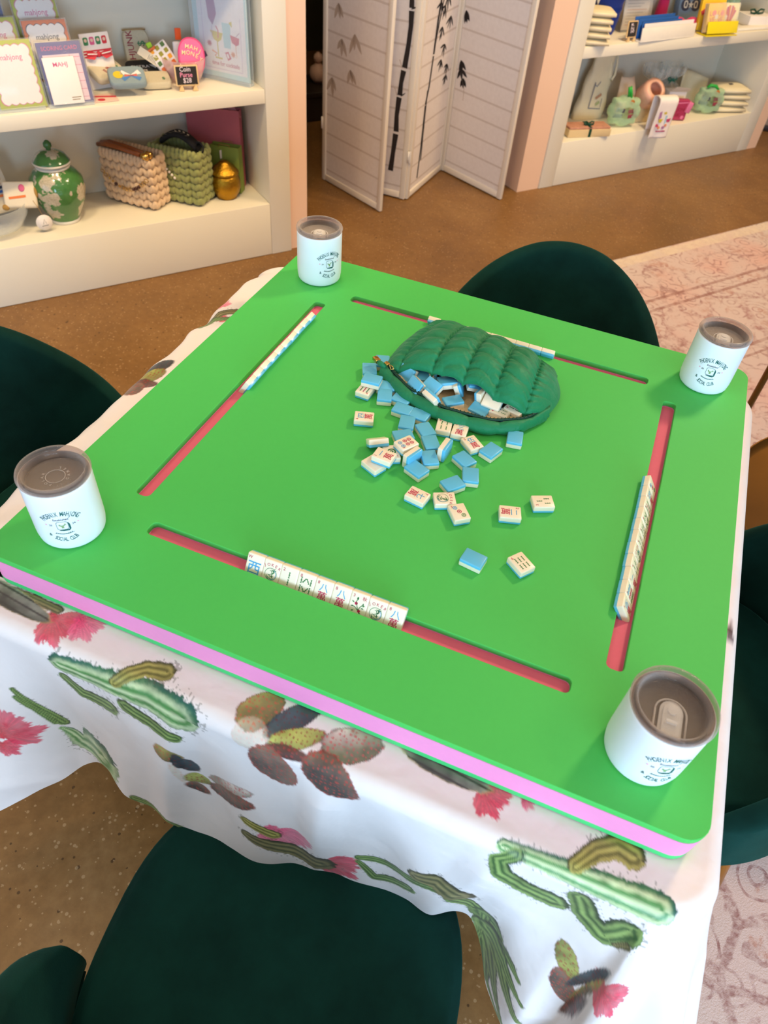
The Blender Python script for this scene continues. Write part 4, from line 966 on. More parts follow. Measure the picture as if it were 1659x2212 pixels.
TOPZ = lambda ph: float(np.interp(ph, np.arange(-90, 91), _q))
def back_bm():
    a = MB()
    def fn(u, w):
        ph = -82 + 164 * u; pr = R(ph); zt = TOPZ(ph); zb = .405
        edge = min(1, (82 - abs(ph)) / 6) ** .5
        # w goes: inner face bottom -> top -> outer face bottom
        th = .034 * (.35 + .65 * edge)
        def pos(z, off):
            lean = .10 * max(0, z - .45) ** 1.0 * (.35 + .65 * math.cos(pr)); r = .226 + off
            return (math.sin(pr) * (r + lean * .25 + .012), -math.cos(pr) * (r + lean) - .004, z)
        if w < .42: t = w / .42; return pos(zb + (zt - th / 2 - zb) * t, .006 * math.sin(PI * t) * -1)
        if w < .58:
            t = (w - .42) / .16; an = PI - PI * t; return pos(zt - th / 2 + th / 2 * math.sin(an), th / 2 + th / 2 * math.cos(an))
        t = (w - .58) / .42; return pos(zt - th / 2 - (zt - th / 2 - zb) * t, th)
    a.grid(fn, 90, 60)
    return a
def make_chair(x, y, yaw, label, first=None):
    """faces local +y"""
    o = thing('velvet_chair', label, 'chair', (x, y, .0), (0, 0, R(yaw)), 'green velvet chairs around the table')
    if first is None:
        s = seat_bm().build('seat', M_velvet, o); b = back_bm().build('backrest', M_velvet, o)
        p = MB(); p.tube([(.227 * math.sin(R(t)) * 1.055, -.227 * math.cos(R(t)) - .004, .405) for t in range(-80, 81, 8)], .004, 8); p.build('piping', M_velvet, b)
        for sx in (-1, 1):
            for sy in (-1, 1):
                l = MB(); l.tube([(sx * .135, sy * .135, .416), (sx * .200, sy * .200, .012)], [.0145, .0085], 16); lg = l.build('leg', M_brass, o)
                f = MB(); f.lathe([(0, 0), (.011, 0), (.0125, .004), (.0125, .011), (.0095, .014)], 16, T(sx * .2015, sy * .2015, 0)); f.build('foot_cap', M_gold, lg)
        return o
    for ch in list(first.children):
        c = ch.copy(); COL.objects.link(c); c.parent = o
        for g in ch.children:
            d = g.copy(); COL.objects.link(d); d.parent = c
    return o
c0 = make_chair(.476, -.199, 7, 'green velvet chair nearest the camera, seat under the front hem of the cloth')
make_chair(.497, .852, 186, 'green velvet chair on the far side of the board, arched back showing', c0)
make_chair(-.155, .265, -90 + 0, 'green velvet chair on the left of the table', c0)
make_chair(.873, .430, 97, 'green velvet chair on the right of the table, standing on the rug', c0)
# brass tray table and pole at the right
M_abr = mat('aged_brass', rgb(122, 84, 34), .42, metal=.85, var=.15, scale=12)
o = thing('tray_table', 'round brass tray side table beyond the right chair', 'side table', (1.235, .985, 0))
a = MB(); a.lathe([(0, .43), (.285, .43), (.293, .436), (.296, .452), (.2985, .4525), (.2985, .434), (.29, .425), (0, .424)], 64); a.build('tray_top', M_abr, o, sharp=50)
a = MB(); a.lathe([(0, .01), (.15, .01), (.15, .025), (.03, .03), (.022, .08), (.022, .40), (.05, .424)], 40); a.build('pedestal', M_abr, o, sharp=50)
o = thing('brass_pole', 'slim upright brass pole behind the far right tumbler', 'pole', (.955, 1.262, .0))
a = MB(); a.lathe([(.0075, .012), (.0075, 1.25)], 18); a.build('pole', M_abr, o)
a = MB(); a.lathe([(0, .0085), (.11, .0085), (.112, .014), (.1, .02), (.009, .024)], 40); a.build('base', M_abr, o)
# ---------------------------------------------------------------- goods on the left bookcase
UPR = Matrix(((1, 0, 0, 0), (0, 0, -1, 0), (0, 1, 0, 0), (0, 0, 0, 1)))   # XY drawing -> upright, facing the room (-y)
M_clear = clear('clear_acrylic', (.93, .96, .97), .03, .10)
M_sleeve = clear('clear_sleeve', (.95, .95, .95), .08, .12)
M_paperw = mat('white_card', rgb(240, 230, 224), .6, var=.02); M_inkp = mat('pink_lettering', rgb(214, 96, 140), .6); M_inkd = mat('navy_lettering', rgb(40, 48, 72), .6); M_inkg = mat('green_lettering', rgb(60, 130, 84), .6); M_inkr = mat('red_lettering', rgb(150, 30, 52), .6)
# ginger jar
def floral():
    m = bpy.data.materials.new('green_floral_glaze'); m.use_nodes = True; nt = m.node_tree; b = nt.nodes['Principled BSDF']
    tc = nt.nodes.new('ShaderNodeTexCoord'); v = tc.outputs['Object']
    nd = tex(nt, 'ShaderNodeTexNoise', v, Scale=45, Detail=5); mp = nt.nodes.new('ShaderNodeVectorMath'); mp.operation = 'MULTIPLY_ADD'; mp.inputs[1].default_value = (.05,) * 3
    nt.links.new(nd.outputs['Color'], mp.inputs[0]); nt.links.new(v, mp.inputs[2])
    vo = tex(nt, 'ShaderNodeTexVoronoi', mp.outputs[0], Scale=21, Randomness=.95)
    k = ramp(nt, vo.outputs['Distance'], [(.58, (1,) * 3), (.63, (0,) * 3)]).outputs[0]
    sep = nt.nodes.new('ShaderNodeSeparateColor'); nt.links.new(vo.outputs['Color'], sep.inputs[0])
    k = mathn(nt, 'MULTIPLY', k, mathn(nt, 'GREATER_THAN', sep.outputs[0], .42))
    d = tex(nt, 'ShaderNodeTexNoise', v, Scale=160, Detail=3)
    wh = mixc(nt, d.outputs['Fac'], rgb(150, 138, 112), rgb(226, 214, 192))
    nt.links.new(mixc(nt, k, mixc(nt, nd.outputs['Fac'], rgb(58, 112, 58), rgb(84, 138, 74)), wh), b.inputs['Base Color'])
    b.inputs['Roughness'].default_value = .16; b.inputs['Coat Weight'].default_value = .4
    return m
M_flor = floral(); M_porc = mat('white_porcelain', rgb(230, 222, 210), .25); M_jgreen = mat('green_glaze', rgb(66, 112, 62), .2)
o = wthing('ginger_jar', 'green and white floral ginger jar with a domed lid on the lower shelf', 'jar', .456, 2.085, DECK)
a = MB(); a.lathe([(0, .002), (.048, .002), (.050, .012), (.060, .03), (.083, .075), (.092, .115), (.088, .148), (.070, .172), (.056, .182), (.054, .186)], 56); a.build('body', M_flor, o)
a = MB(); a.lathe([(.051, 0), (.0515, .011), (.047, .011), (.047, 0)], 48, close=True); a.build('foot_ring', M_porc, o)
a = MB(); a.lathe([(.052, .184), (.057, .186), (.057, .191), (.051, .194), (.051, .20), (.05, .184)], 48, close=True); a.build('neck_ring', M_porc, o)
l = MB(); l.lathe([(.060, .200), (.062, .204), (.058, .210), (.048, .226), (.030, .236), (.012, .240), (0, .241)], 48); lid = l.build('lid', M_flor, o)
a = MB(); a.lathe([(.0615, .198), (.0635, .202), (.061, .206), (.058, .199)], 48, close=True); a.build('lid_rim', M_porc, lid)
a = MB(); a.lathe([(.008, .240), (.008, .246), (.0135, .252), (.013, .262), (.006, .270), (0, .273)], 24); a.build('knob', M_jgreen, lid)
# bowl of canvas pouches at the far left
M_canvas = mat('cream_canvas', rgb(234, 220, 196), .8, bump=.3, bscale=600); M_trim = mat('mustard_trim', rgb(170, 130, 66), .7)
o = wthing('glass_bowl', 'clear glass bowl holding canvas pouches beside the ginger jar', 'bowl', .215, 2.09, DECK)
a = MB(); a.lathe([(0, .002), (.06, .002), (.10, .02), (.125, .06), (.132, .10), (.130, .10), (.122, .06), (.097, .023), (.058, .006), (0, .006)], 48); a.build('bowl', M_clear, o)
def canvas_pouch(s, t, z, a_, ti, lb, stripes):
    o = wthing('canvas_pouch', lb, 'pouch', s - .025, t, z, a_); o.rotation_euler.x = R(-ti)
    a = MB()
    def fn(u, v):
        an = 2 * PI * v; x = (u - .5) * .125; hh = .165 * .5
        return (x + .003 * math.sin(an * 2), .013 * math.sin(an) * (math.sin(PI * (.06 + .88 * u)) ** .5), hh + hh * math.cos(an))
    a.grid(fn, 14, 24, cv=True, mi=0); 
    for k, c in enumerate(stripes): a.box((0, -.0135, .055 + .013 * k), (.085 - .01 * (k % 2), .002, .008), None, 1 + c)
    a.build('pouch_body', [M_canvas, M_inkr, M_inkd, M_inkp, mat('orange_print', rgb(226, 120, 60), .6), mat('blue_print', rgb(60, 100, 170), .6)], o)
    b = MB(); b.tube([(-.062, 0, .163), (.062, 0, .163)], .003, 8); b.build('zipper', M_trim, o)
    return o
canvas_pouch(.195, 2.06, DECK + .045, 20, 18, 'canvas pouch with coloured printed lines, leftmost in the glass bowl', [4, 1, 3, 2, 0, 2])
canvas_pouch(.268, 2.08, DECK + .055, 14, 14, 'canvas pouch with dark red print, second in the glass bowl', [3, 4, 1, 0, 0])
o = wthing('canvas_pouch', 'small folded cream pouch with a pink flower hanging over the bowl edge', 'pouch', .318, 2.035, DECK + .085, -18); o.rotation_euler.x = R(-35)
a = MB(); a.box((0, 0, .04), (.105, .022, .085), bev=.008, seg=3); a.ball((.01, -.0125, .06), (.010, .002, .012), mi=1); a.line([(-.035, .028), (.02, .034)], .008, T(0, -.0118, 0) @ UPR, 2); a.build('pouch_body', [M_canvas, M_inkp, MATS['orange_print']], o)
b = MB(); b.ball((.052, 0, .05), (.008, .012, .02)); b.ball((-.05, -.004, .0), (.012, .01, .01)); b.build('tassel', M_trim, o)
o = wthing('hang_tag', 'round white card tag hanging in front of the glass bowl', 'tag', .372, 2.005, DECK + .036)
a = MB(); a.lathe([(0, -.001), (.027, -.001), (.027, .001), (0, .001)], 36, UPR); a.line([(-.004, -.006), (.002, .012), (.006, -.004)], .002, T(0, -.0013, 0) @ UPR, 1); a.line([(-.01, -.012), (.012, -.010)], .003, T(0, -.0013, 0) @ UPR, 1); a.build('tag_disc', [M_paperw, mat('grey_print', rgb(150, 144, 140), .6)], o)
b = MB(); b.tube([(0, 0, .027), (-.006, .004, .05), (-.016, .012, .075)], .0008, 6); b.build('string', M_trim, o)
# chunky knit bags
def knit(mat_, nx, nz, wx, hz, thick, parent, seed):
    rr = random.Random(seed); a = MB()
    def fn(u, v):
        an = 2 * PI * u; x, y = se(an, wx / 2 - .012, thick / 2 - .010, 3.5); z = .006 + (hz - .016) * v; k = 1 - .10 * max(0, (v - .75) / .25) ** 2 - .08 * max(0, (.12 - v) / .12)
        return (x * k, y * k, z)
    a.grid(fn, 44, 10, cu=True); a.poly([(*se(2 * PI * k / 30, (wx / 2 - .014) * .88, (thick / 2 - .012) * .88, 3.5), hz - .03) for k in range(30)])
    def stitch(x, y, z, nxv, nyv, sz):
        for sg in (-1, 1):
            M = T(x, y, z) @ RZ(math.degrees(math.atan2(nyv, nxv)) + 90) @ RY(sg * 27) 
            a.ball((sg * wx / nx * .24, 0, 0), (wx / nx * .31, .0115, sz * .62), M, 0, 10, 7)
    dz = (hz - .01) / nz
    for side in (-1, 1):
        for i in range(nx):
            for k in range(nz):
                x = (i + .5) / nx * wx * .94 - wx * .47; z = .012 + dz * (k + .45)
                y = side * (thick / 2 - .009) * (1 - .25 * (abs(x) / (wx / 2)) ** 3)
                stitch(x + rr.uniform(-.001, .001), y, z, 0, side, dz)
    for sx in (-1, 1):
        for i in range(3):
            for k in range(nz):
                y = (i - 1) * thick * .28; stitch(sx * (wx / 2 - .010), y, .012 + dz * (k + .45), sx, 0, dz)
    for i in range(nx * 2):  # rim loops
        x = (i + .5) / (nx * 2) * wx * .92 - wx * .46
        for side in (-1, 1): a.ball((x, side * (thick / 2 - .014), hz - .006), (wx / nx * .26, .012, .014), None, 0, 10, 7)
    return a.build('knit_body', mat_, parent)
M_knc = mat('cream_chunky_yarn', rgb(226, 194, 160), .9, var=.06, scale=60, bump=.25, bscale=500, sheen=.3); M_kng = mat('sage_chunky_yarn', rgb(150, 154, 92), .9, var=.08, scale=60, bump=.25, bscale=500, sheen=.3)
M_leather = mat('tan_leather', rgb(140, 74, 30), .45, var=.12, bump=.1); M_bead = mat('brown_bead', rgb(74, 38, 30), .25); M_pearl = mat('pearl', rgb(240, 230, 220), .2)
o = wthing('knit_bag', 'cream chunky knit bag with a brown leather handle on the lower shelf', 'bag', .742, 2.14, DECK, -52)
knit(M_knc, 7, 6, .228, .185, .115, o, 1)
a = MB()
for dy in (-.010, .010): a.tube([(-.118, dy - .02, .192), (-.07, dy - .03, .206), (0, dy - .036, .206), (.075, dy - .036, .198)], [.008, .009, .009, .008], 10)
a.build('leather_handle', M_leather, o)
a = MB(); a.lathe([(.008, 0), (.012, .012), (.012, .03), (0, .032)], 16, T(.078, -.026, .198) @ RY(95)); a.lathe([(.008, 0), (.012, .012), (.012, .03), (0, .032)], 16, T(.078, -.046, .198) @ RY(95)); a.build('handle_ferrule', M_gold, o)
a = MB()
for k in range(16):
    t = k / 15; x = -.088 + .19 * t; z = .155 - .085 * math.sin(PI * (.15 + .72 * t)); 
    if 6 <= k <= 9 or k < 2 or k > 12: a.tube([(x + .009 * math.cos(q * PI / 4), -.068 - .0025 * math.sin(k), z + .006 * math.sin(q * PI / 4)) for q in range(8)], .0014, 5, closed=True)
    elif k in (10, 11, 12, 4): a.ball((x, -.069, z), .0065, mi=1)
    else: a.ball((x, -.068, z), .004)
a.build('gold_chain', [M_gold, M_bead], o)
o = wthing('knit_bag', 'sage green chunky knit bag with a pearl row and black strap', 'bag', .912, 2.11, DECK, -50)
knit(M_kng, 6, 7, .215, .195, .125, o, 2)
a = MB()
for k in range(5): a.ball((-.03 + .010 * k, -.0665, .135 - .009 * k), .0052)
a.build('pearl_row', M_pearl, o)
a = MB()
def strap(u, v):
    x = -.06 + .15 * u; z = .205 + .032 * math.sin(PI * min(1, u * 1.05)) ; an = 2 * PI * v
    return (x, -.005 + .025 * math.cos(an), z + .013 * math.sin(an))
a.grid(strap, 22, 12, cv=True)
for k in range(7):
    x = -.055 + .017 * k; z = .205 + .032 * math.sin(PI * ((x + .06) / .15))
    for sg in (-1, 1): a.verts_faces([(x, -.012 * (1 + sg) - .006, z + .0138), (x + .012, -.006 - .012 * (1 + sg) + sg * .006, z + .0142), (x + .018, -.010 - .012 * (1 + sg) + sg * .012, z + .0140), (x + .006, -.010 - .012 * (1 + sg) + sg * .006, z + .0139)], [(0, 1, 2, 3)], None, 1)
a.build('black_strap', [mat('black_fabric', rgb(26, 24, 26), .8), M_canvas], o)
a = MB(); a.tube([(.095 + .016 * math.cos(q * PI / 5), -.01, .205 + .02 * math.sin(q * PI / 5)) for q in range(10)], .0035, 8, closed=True); a.build('strap_ring', MATS['black_fabric'], o)
# brass jar
M_brs = mat('hammered_brass', rgb(176, 132, 40), .3, metal=1, var=.15, scale=80, bump=.25, bscale=160)
o = wthing('brass_jar', 'small lidded hammered brass jar beside the green knit bag', 'jar', 1.066, 2.062, DECK)
a = MB(); a.lathe([(0, .0), (.040, 0), (.041, .006), (.050, .02), (.057, .042), (.0565, .064), (.050, .084), (.045, .09)], 40); a.build('body', M_brs, o)
a = MB(); a.lathe([(.052, .090), (.054, .094), (.052, .099), (.047, .104), (.036, .118), (.024, .124), (.020, .131), (.010, .136), (0, .137)], 40); a.build('lid', M_brs, o)
a = MB(); a.box((.030, .044, .140), (.022, .002, .03), RZ(20)); a.build('price_card', M_paperw, o)
# paper gift bags
def gift_bag(s, t, a_, w, d, h, mt, lb, tissue):
    o = wthing('gift_bag', lb, 'gift bag', s, t, DECK, a_); a = MB(); x, y = w / 2, d / 2
    V = [(-x, -y, 0), (x, -y, 0), (x, y, 0), (-x, y, 0), (-x, -y * .8, h), (x, -y * .8, h), (x, y * .8, h), (-x, y * .8, h), (-x * .97, 0, .02), (-x * .96, 0, h * .98), (x * .97, 0, .02), (x * .96, 0, h * .98)]
    F = [(3, 2, 1, 0), (0, 1, 5, 4), (2, 3, 7, 6), (0, 4, 9, 8), (3, 8, 9, 7), (1, 10, 11, 5), (2, 6, 11, 10), (0, 8, 3), (1, 2, 10)]
    a.verts_faces(V, F); a.build('bag_body', mt, o)
    if tissue:
        b = MB(); rr = random.Random(4)
        for k in range(5): 
            cx = -x * .7 + k * x * .35; b.verts_faces([(cx - .03, -.004, h - .03), (cx + .035, .004, h - .03), (cx + .02 + rr.uniform(-.01, .01), -.008, h + .010), (cx - .015, .008, h + .013)], [(0, 1, 2, 3)])
        b.build('tissue', mat('pink_tissue', rgb(190, 120, 124), .8, bump=.4, bscale=60), o)
    b = MB()
    for sy in (-.8, .8): b.tube([(-x * .4, sy * y, h - .004), (-x * .35, sy * y, h + .006), (x * .35, sy * y, h + .006), (x * .4, sy * y, h - .004)], .0012, 6)
    b.build('cord_handle', M_trim, o)
    return o
gift_bag(1.085, 2.185, -36, .205, .045, .285, mat('rose_paper', rgb(186, 96, 104), .7, var=.04), 'tall rose pink paper gift bag at the right end of the lower shelf', True)
gift_bag(1.098, 2.118, -42, .115, .045, .170, mat('lime_paper', rgb(134, 150, 62), .7, var=.04), 'lime green paper gift bag in front of the pink one', False)
# notepads in tiered acrylic stands
def scallop(w, h, n, d):
    P = []; m = int(n * h / w)
    for sx, c, L, k in ((1, 0, w, n),): pass
    def edge(p0, p1, k, nx, ny):
        for i in range(k * 6):
            t = i / (k * 6); q = d * abs(math.sin(PI * k * t)); P.append((p0[0] + (p1[0] - p0[0]) * t + nx * q, p0[1] + (p1[1] - p0[1]) * t + ny * q))
    x, y = w / 2 - d, h / 2 - d
    edge((-x, -y), (x, -y), n, 0, -1); edge((x, -y), (x, y), m, 1, 0); edge((x, y), (-x, y), n, 0, 1); edge((-x, y), (-x, -y), m, -1, 0)
    return P
M_lime = mat('lime_card', rgb(176, 182, 30), .55); M_orange = mat('orange_card', rgb(218, 110, 50), .55); M_indigo = mat('indigo_card', rgb(84, 78, 140), .55); M_navy = mat('slate_blue_card', rgb(64, 82, 140), .55)
def notepad(s, t, z, w, h, mt, ink, txt, lb, lean=17, scal=True):
    o = wthing('notepad', lb, 'notepad', s, t, z); o.rotation_euler.x = R(-lean)
    o.rotation_mode = 'XYZ'; o.matrix_world = WM(s, t, z) @ RX(-lean)
    a = MB(); a.box((0, .006, h / 2), (w, .012, h), bev=.0008)
    F = T(0, -.0003, h / 2) @ UPR
    if scal:
        a.poly([(x, y, 0) for x, y in scallop(w * .90, h * .90, 5, .005)], T(0, -.0002, 0) @ F, 2); a.poly([(x, y, 0) for x, y in scallop(w * .87, h * .88, 5, .005)], T(0, -.0005, 0) @ F, 1)
        a.text(txt, .021, T(0, -.0009, h * .5 - .05) @ T(0, 0, h / 2) @ UPR, 2, .95)
    else:
        a.poly([(-w * .42, -h * .46, 0), (w * .42, -h * .46, 0), (w * .42, h * .30, 0), (-w * .42, h * .30, 0)], T(0, -.0002, 0) @ F, 3)
        a.text('SCORING CARD', .0155, T(0, -.0006, h * .87) @ UPR, 2, .95)
        for k in range(6): a.line([(w * .18, -h * .40 + k * h * .13), (w * .42, -h * .40 + k * h * .13)], .0012, T(0, -.0007, h / 2) @ UPR, 2)
        a.line([(w * .19, -h * .46), (w * .19, h * .3)], .0012, T(0, -.0007, h / 2) @ UPR, 2)
    a.build('pad', [mt, M_paperw, ink, mat('pale_pink_card', rgb(236, 206, 216), .6)], o, sharp=40)
    b = MB(); b.box((0, .005, h / 2), (w + .008, .017, h + .006), bev=.001); b.build('clear_sleeve', M_sleeve, o, sharp=40)
    return o
notepad(.552, 1.975, SHF + .004, .131, .166, M_indigo, M_inkp, '', 'purple scoring card pad in a clear sleeve, front of the right stand', 17, False)
# small white pad in the same front sleeve position
o = wthing('notepad', 'small white pad headed MAHJ laid against the purple scoring card', 'notepad', .540, 1.966, SHF + .004); o.matrix_world = WM(.538, 1.9700, SHF + .0045) @ RX(-17)
a = MB(); a.box((0, -.0085, .064), (.094, .006, .126), bev=.0006); a.text('MAHJ', .017, T(.002, -.0118, .102) @ UPR, 1, 1.1); a.line([(.012, -.052), (.040, -.052)], .002, T(0, -.0118, .07) @ UPR, 2); a.line([(.012, -.058), (.036, -.058)], .002, T(0, -.0118, .07) @ UPR, 2); a.build('pad', [M_paperw, M_inkp, M_gold], o, sharp=40)
notepad(.535, 2.040, SHF + .048, .128, .165, M_orange, M_inkd, 'mahjong', 'orange-bordered scalloped notepad, middle tier of the right stand')
notepad(.527, 2.095, SHF + .100, .128, .165, M_lime, M_inkp, 'mahjong', 'lime-bordered scalloped notepad, top tier of the right stand')
notepad(.405, 1.975, SHF + .004, .136, .178, M_lime, M_inkp, 'mahjong', 'large lime-bordered scalloped notepad, front of the left stand')
notepad(.385, 2.040, SHF + .060, .132, .165, M_lime, M_inkp, 'mahjong', 'lime-bordered scalloped notepad, middle tier of the left stand')
notepad(.366, 2.095, SHF + .112, .132, .165, M_navy, M_inkd, 'mahjong', 'slate blue scalloped notepad, top tier of the left stand')
for s, lb in ((.545, 'clear acrylic tiered stand under the purple scoring card'), (.395, 'clear acrylic tiered stand under the large lime notepad')):
    o = wthing('display_stand', lb, 'display stand', s, 2.0, SHF)
    for k in range(3):
        a = MB(); t0 = -.035 + .062 * k; z0 = .047 * k
        a.box((0, t0 + .018, z0 + .0015), (.138, .05, .003), bev=.0006); a.box((0, t0 + .044, (z0 + .06 + .0) / 2 + .001), (.138, .003, z0 + .06), bev=.0006); a.box((0, t0 - .006, z0 + .006), (.138, .003, .012), bev=.0006)
        a.build('tier', M_clear, o)
# bow notepad
o = wthing('notepad', 'white notepad with a red striped bow standing behind the stands', 'notepad', .690, 2.10, SHF); o.matrix_world = WM(.690, 2.10, SHF + .001) @ RZ(10) @ RX(-10)
a = MB(); a.box((0, .005, .078), (.098, .01, .156), bev=.0006)
F = T(0, -.0005, 0) @ UPR
for k, c in enumerate((1, 2, 1, 3)): a.poly(rrect(.016, .022, .004, 3, -.032 + .021 * k, .135), F, 1 + (c % 3)); 
for k in range(4): a.poly(circle(.005, 10, -.032 + .021 * k, .137), T(0, -.001, 0) @ UPR, 4)
a.line([(-.049, .100), (.049, .100)], .020, F, 1); a.line([(-.049, .104), (.049, .104)], .003, T(0, -.001, 0) @ UPR, 0); a.line([(-.049, .096), (.049, .096)], .003, T(0, -.001, 0) @ UPR, 0)
a.build('pad', [M_paperw, mat('bow_red', rgb(206, 52, 66), .6), M_inkg, M_inkp, mat('skin_tone_print', rgb(222, 190, 170), .6)], o)
b = MB()
for sg in (-1, 1):
    b.verts_faces([(0, -.003, .100), (sg * .040, -.012, .112), (sg * .044, -.010, .090), (sg * .02, -.012, .084)], [(0, 1, 2, 3)]); b.line([(sg * .008, .099), (sg * .040, .102)], .003, T(0, -.013, 0) @ UPR, 1)
b.ball((0, -.006, .098), (.007, .005, .009)); b.build('ribbon_bow', [MATS['bow_red'], M_paperw], o)
# beaded pouches
M_beadw = mat('white_seed_beads', rgb(224, 210, 180), .55, var=.15, scale=400, bump=.5, bscale=900); M_beadb = mat('blue_grey_seed_beads', rgb(150, 168, 174), .5, var=.15, scale=400, bump=.5, bscale=900); M_beadk = mat('black_seed_beads', rgb(28, 26, 26), .45, var=.2, scale=400, bump=.5, bscale=900)
def bead_pouch(M, w, h, mt, lb, deco):
    o = thing('beaded_pouch', lb, 'pouch'); o.matrix_world = M
    a = MB()
    def fn(u, v):
        an = 2 * PI * v; x, y = se(an, w / 2, h / 2, 6); k = 1 - abs(2 * u - 1) ** 3 * .06; return (x * k, (u - .5) * .022, h / 2 + y * k)
    a.grid(fn, 9, 40, cv=True)
    for y in (-.011, .011): a.poly([(*se(2 * PI * q / 40, w / 2 * .94, h / 2 * .94, 6), 0) for q in range(40)], T(0, y, h / 2) @ UPR)
    deco(a, T(0, -.0118, 0) @ UPR); a.build('pouch_body', [mt, M_inkr, M_inkg, mat('yellow_beads', rgb(220, 190, 50), .5), mat('coral_beads', rgb(220, 110, 90), .5), M_paperw, mat('deep_blue_beads', rgb(80, 130, 190), .5)], o)
    b = MB(); b.tube([(-w * .45, 0, h), (w * .45, 0, h)], .002, 6); b.build('zipper', M_trim, o); return o
def d_mj(a, F): a.text('MAHJUNK', .029, F @ T(-.012, .066, 0) @ RZ(90), 1, .95); [a.text('$', .034, F @ T(.026, .022 + .034 * k, 0) @ RZ(90), 2, 1) for k in range(3)]
bead_pouch(WM(.845, 2.215, SHF + .001) @ RZ(-4) @ RX(-12), .088, .130, M_beadw, 'cream beaded pouch reading MAHJUNK standing upright behind the flat pouches', d_mj)
def d_bow(a, F):
    a.poly(circle(.016, 14, -.028, .040), F, 3)
    for sg in (-1, 1): a.line([(.012, .035), (.012 + sg * .030, .05)], [.004, .02], F, 5); a.line([(.012, .035), (.012 + sg * .028, .018)], [.004, .016], F, 6); a.line([(.012, .035), (.012 + sg * .02, .036)], [.004, .012], F, 4)
bead_pouch(WM(.740, 1.985, SHF + .034) @ RZ(-8) @ RX(-66), .118, .078, M_beadb, 'blue beaded pouch with a yellow dot and bow lying in front', d_bow)
def d_j(a, F): a.text('JUNK', .024, F @ T(.01, .03, 0) @ RZ(20), 1, 1); a.text('$$', .024, F @ T(.035, .03, 0) @ RZ(20), 2, 1)
bead_pouch(WM(.718, 2.080, SHF + .030) @ RZ(28) @ RX(-64), .122, .075, M_beadw, 'cream beaded pouch tilted behind the blue beaded pouch', d_j)
def d_k(a, F): a.text('EXTRA', .020, F @ T(-.01, .035, 0), 5, 1); a.text('TILES', .018, F @ T(-.01, .012, 0), 5, 1); a.verts_faces([(.02, .05, 0), (.05, .05, 0), (.04, .03, 0)], [(0, 1, 2)], F, 5)
bead_pouch(WM(.835, 2.120, SHF + .016) @ RZ(-6) @ RX(-72), .115, .080, M_beadk, 'black beaded pouch with white lettering lying flat behind', d_k)
def d_s(a, F): a.text('$', .022, F @ T(.026, .02, 0), 2, 1)
bead_pouch(WM(.845, 2.030, SHF + .014) @ RZ(-8) @ RX(-80), .100, .080, M_beadw, 'cream beaded pouch lying flat right of the blue beaded pouch', d_s)
o = wthing('gift_card', 'small pink and red card under the blue beaded pouch', 'card', .655, 2.005, SHF + .001)
a = MB(); a.box((0, 0, .001), (.08, .07, .002)); a.poly(circle(.012, 16, -.012, -.018), T(0, 0, .0025), 1); a.line([(-.04, .02), (.04, .0)], .014, T(0, 0, .0024), 1); a.build('card', [mat('blush_card', rgb(238, 200, 184), .6), MATS['bow_red']], o)
# chalk price signs
M_slate = mat('chalkboard', rgb(44, 38, 36), .85); M_pine = mat('pale_pine', rgb(226, 190, 136), .6, var=.08, scale=30); M_chalk = mat('chalk', rgb(232, 212, 216), .8); M_chalkp = mat('pink_chalk', rgb(244, 150, 180), .8)
def chalk_sign(s, t, a_, lines, lb, w=.078, h=.062, fs=.020):
    o = wthing('price_sign', lb, 'price sign', s, t, SHF, a_)
    Mt = T(0, 0, .014) @ RX(-8); a = MB(); a.box((0, 0, h / 2), (w, .006, h), Mt, bev=.002); f = a.build('wooden_frame', M_pine, o, sharp=40)
    b = MB(); b.box((0, -.0032, h / 2), (w - .009, .001, h - .009), Mt)
    for k, (tx, c) in enumerate(lines): b.text(tx, fs, Mt @ T(-.004 + .002 * k, -.0042, h * .70 - k * fs * .82) @ UPR, c, .95)
    b.build('slate', [M_slate, M_chalk, M_chalkp], f)
    for sg in (-1, 1):
        l = MB(); l.prism([(-.009, 0), (.009, 0), (.007, .010), (.002, .020), (-.004, .010)], -.003, .003, T(sg * w * .3, -.006, .001) @ UPR); l.box((0, .014, .002), (.007, .036, .004), T(sg * w * .3, 0, 0)); l.build('easel_foot', M_pine, o)
    return o
chalk_sign(.941, 2.004, -9, [('Coin', 1), ('Purse', 2), ('$28', 1)], 'small black chalk sign reading Coin Purse $28')
# pink bowl of coin purses
M_pglass = clear('pink_glass', (.96, .70, .70), .05, .22)
o = wthing('glass_bowl', 'pink glass bowl of coin purses behind the chalk sign', 'bowl', .968, 2.105, SHF)
a = MB(); a.lathe([(0, .001), (.035, .001), (.055, .012), (.070, .045), (.074, .075), (.0725, .075), (.068, .045), (.053, .0145), (.034, .004), (0, .004)], 44); a.build('bowl', M_pglass, o)
M_pinkc = mat('hot_pink_canvas', rgb(240, 112, 160), .7, bump=.2, bscale=500)
o = thing('coin_purse', 'round pink MAHJ MONEY coin purse standing in the pink bowl', 'coin purse'); o.matrix_world = WM(.978, 2.062, SHF + .028) @ RZ(-4) @ RY(8) @ RX(-16)
a = MB()
def pur(u, v): an = 2 * PI * v; x, y = se(an, .044, .054, 2.3); k = 1 - abs(2 * u - 1) ** 4 * .1; return (x * k, (u - .5) * .022, .054 + y * k)
a.grid(pur, 9, 44, cv=True)
for y in (-.011, .011): a.poly([(*se(2 * PI * q / 44, .0396, .0486, 2.3), 0) for q in range(44)], T(0, y, .054) @ UPR)
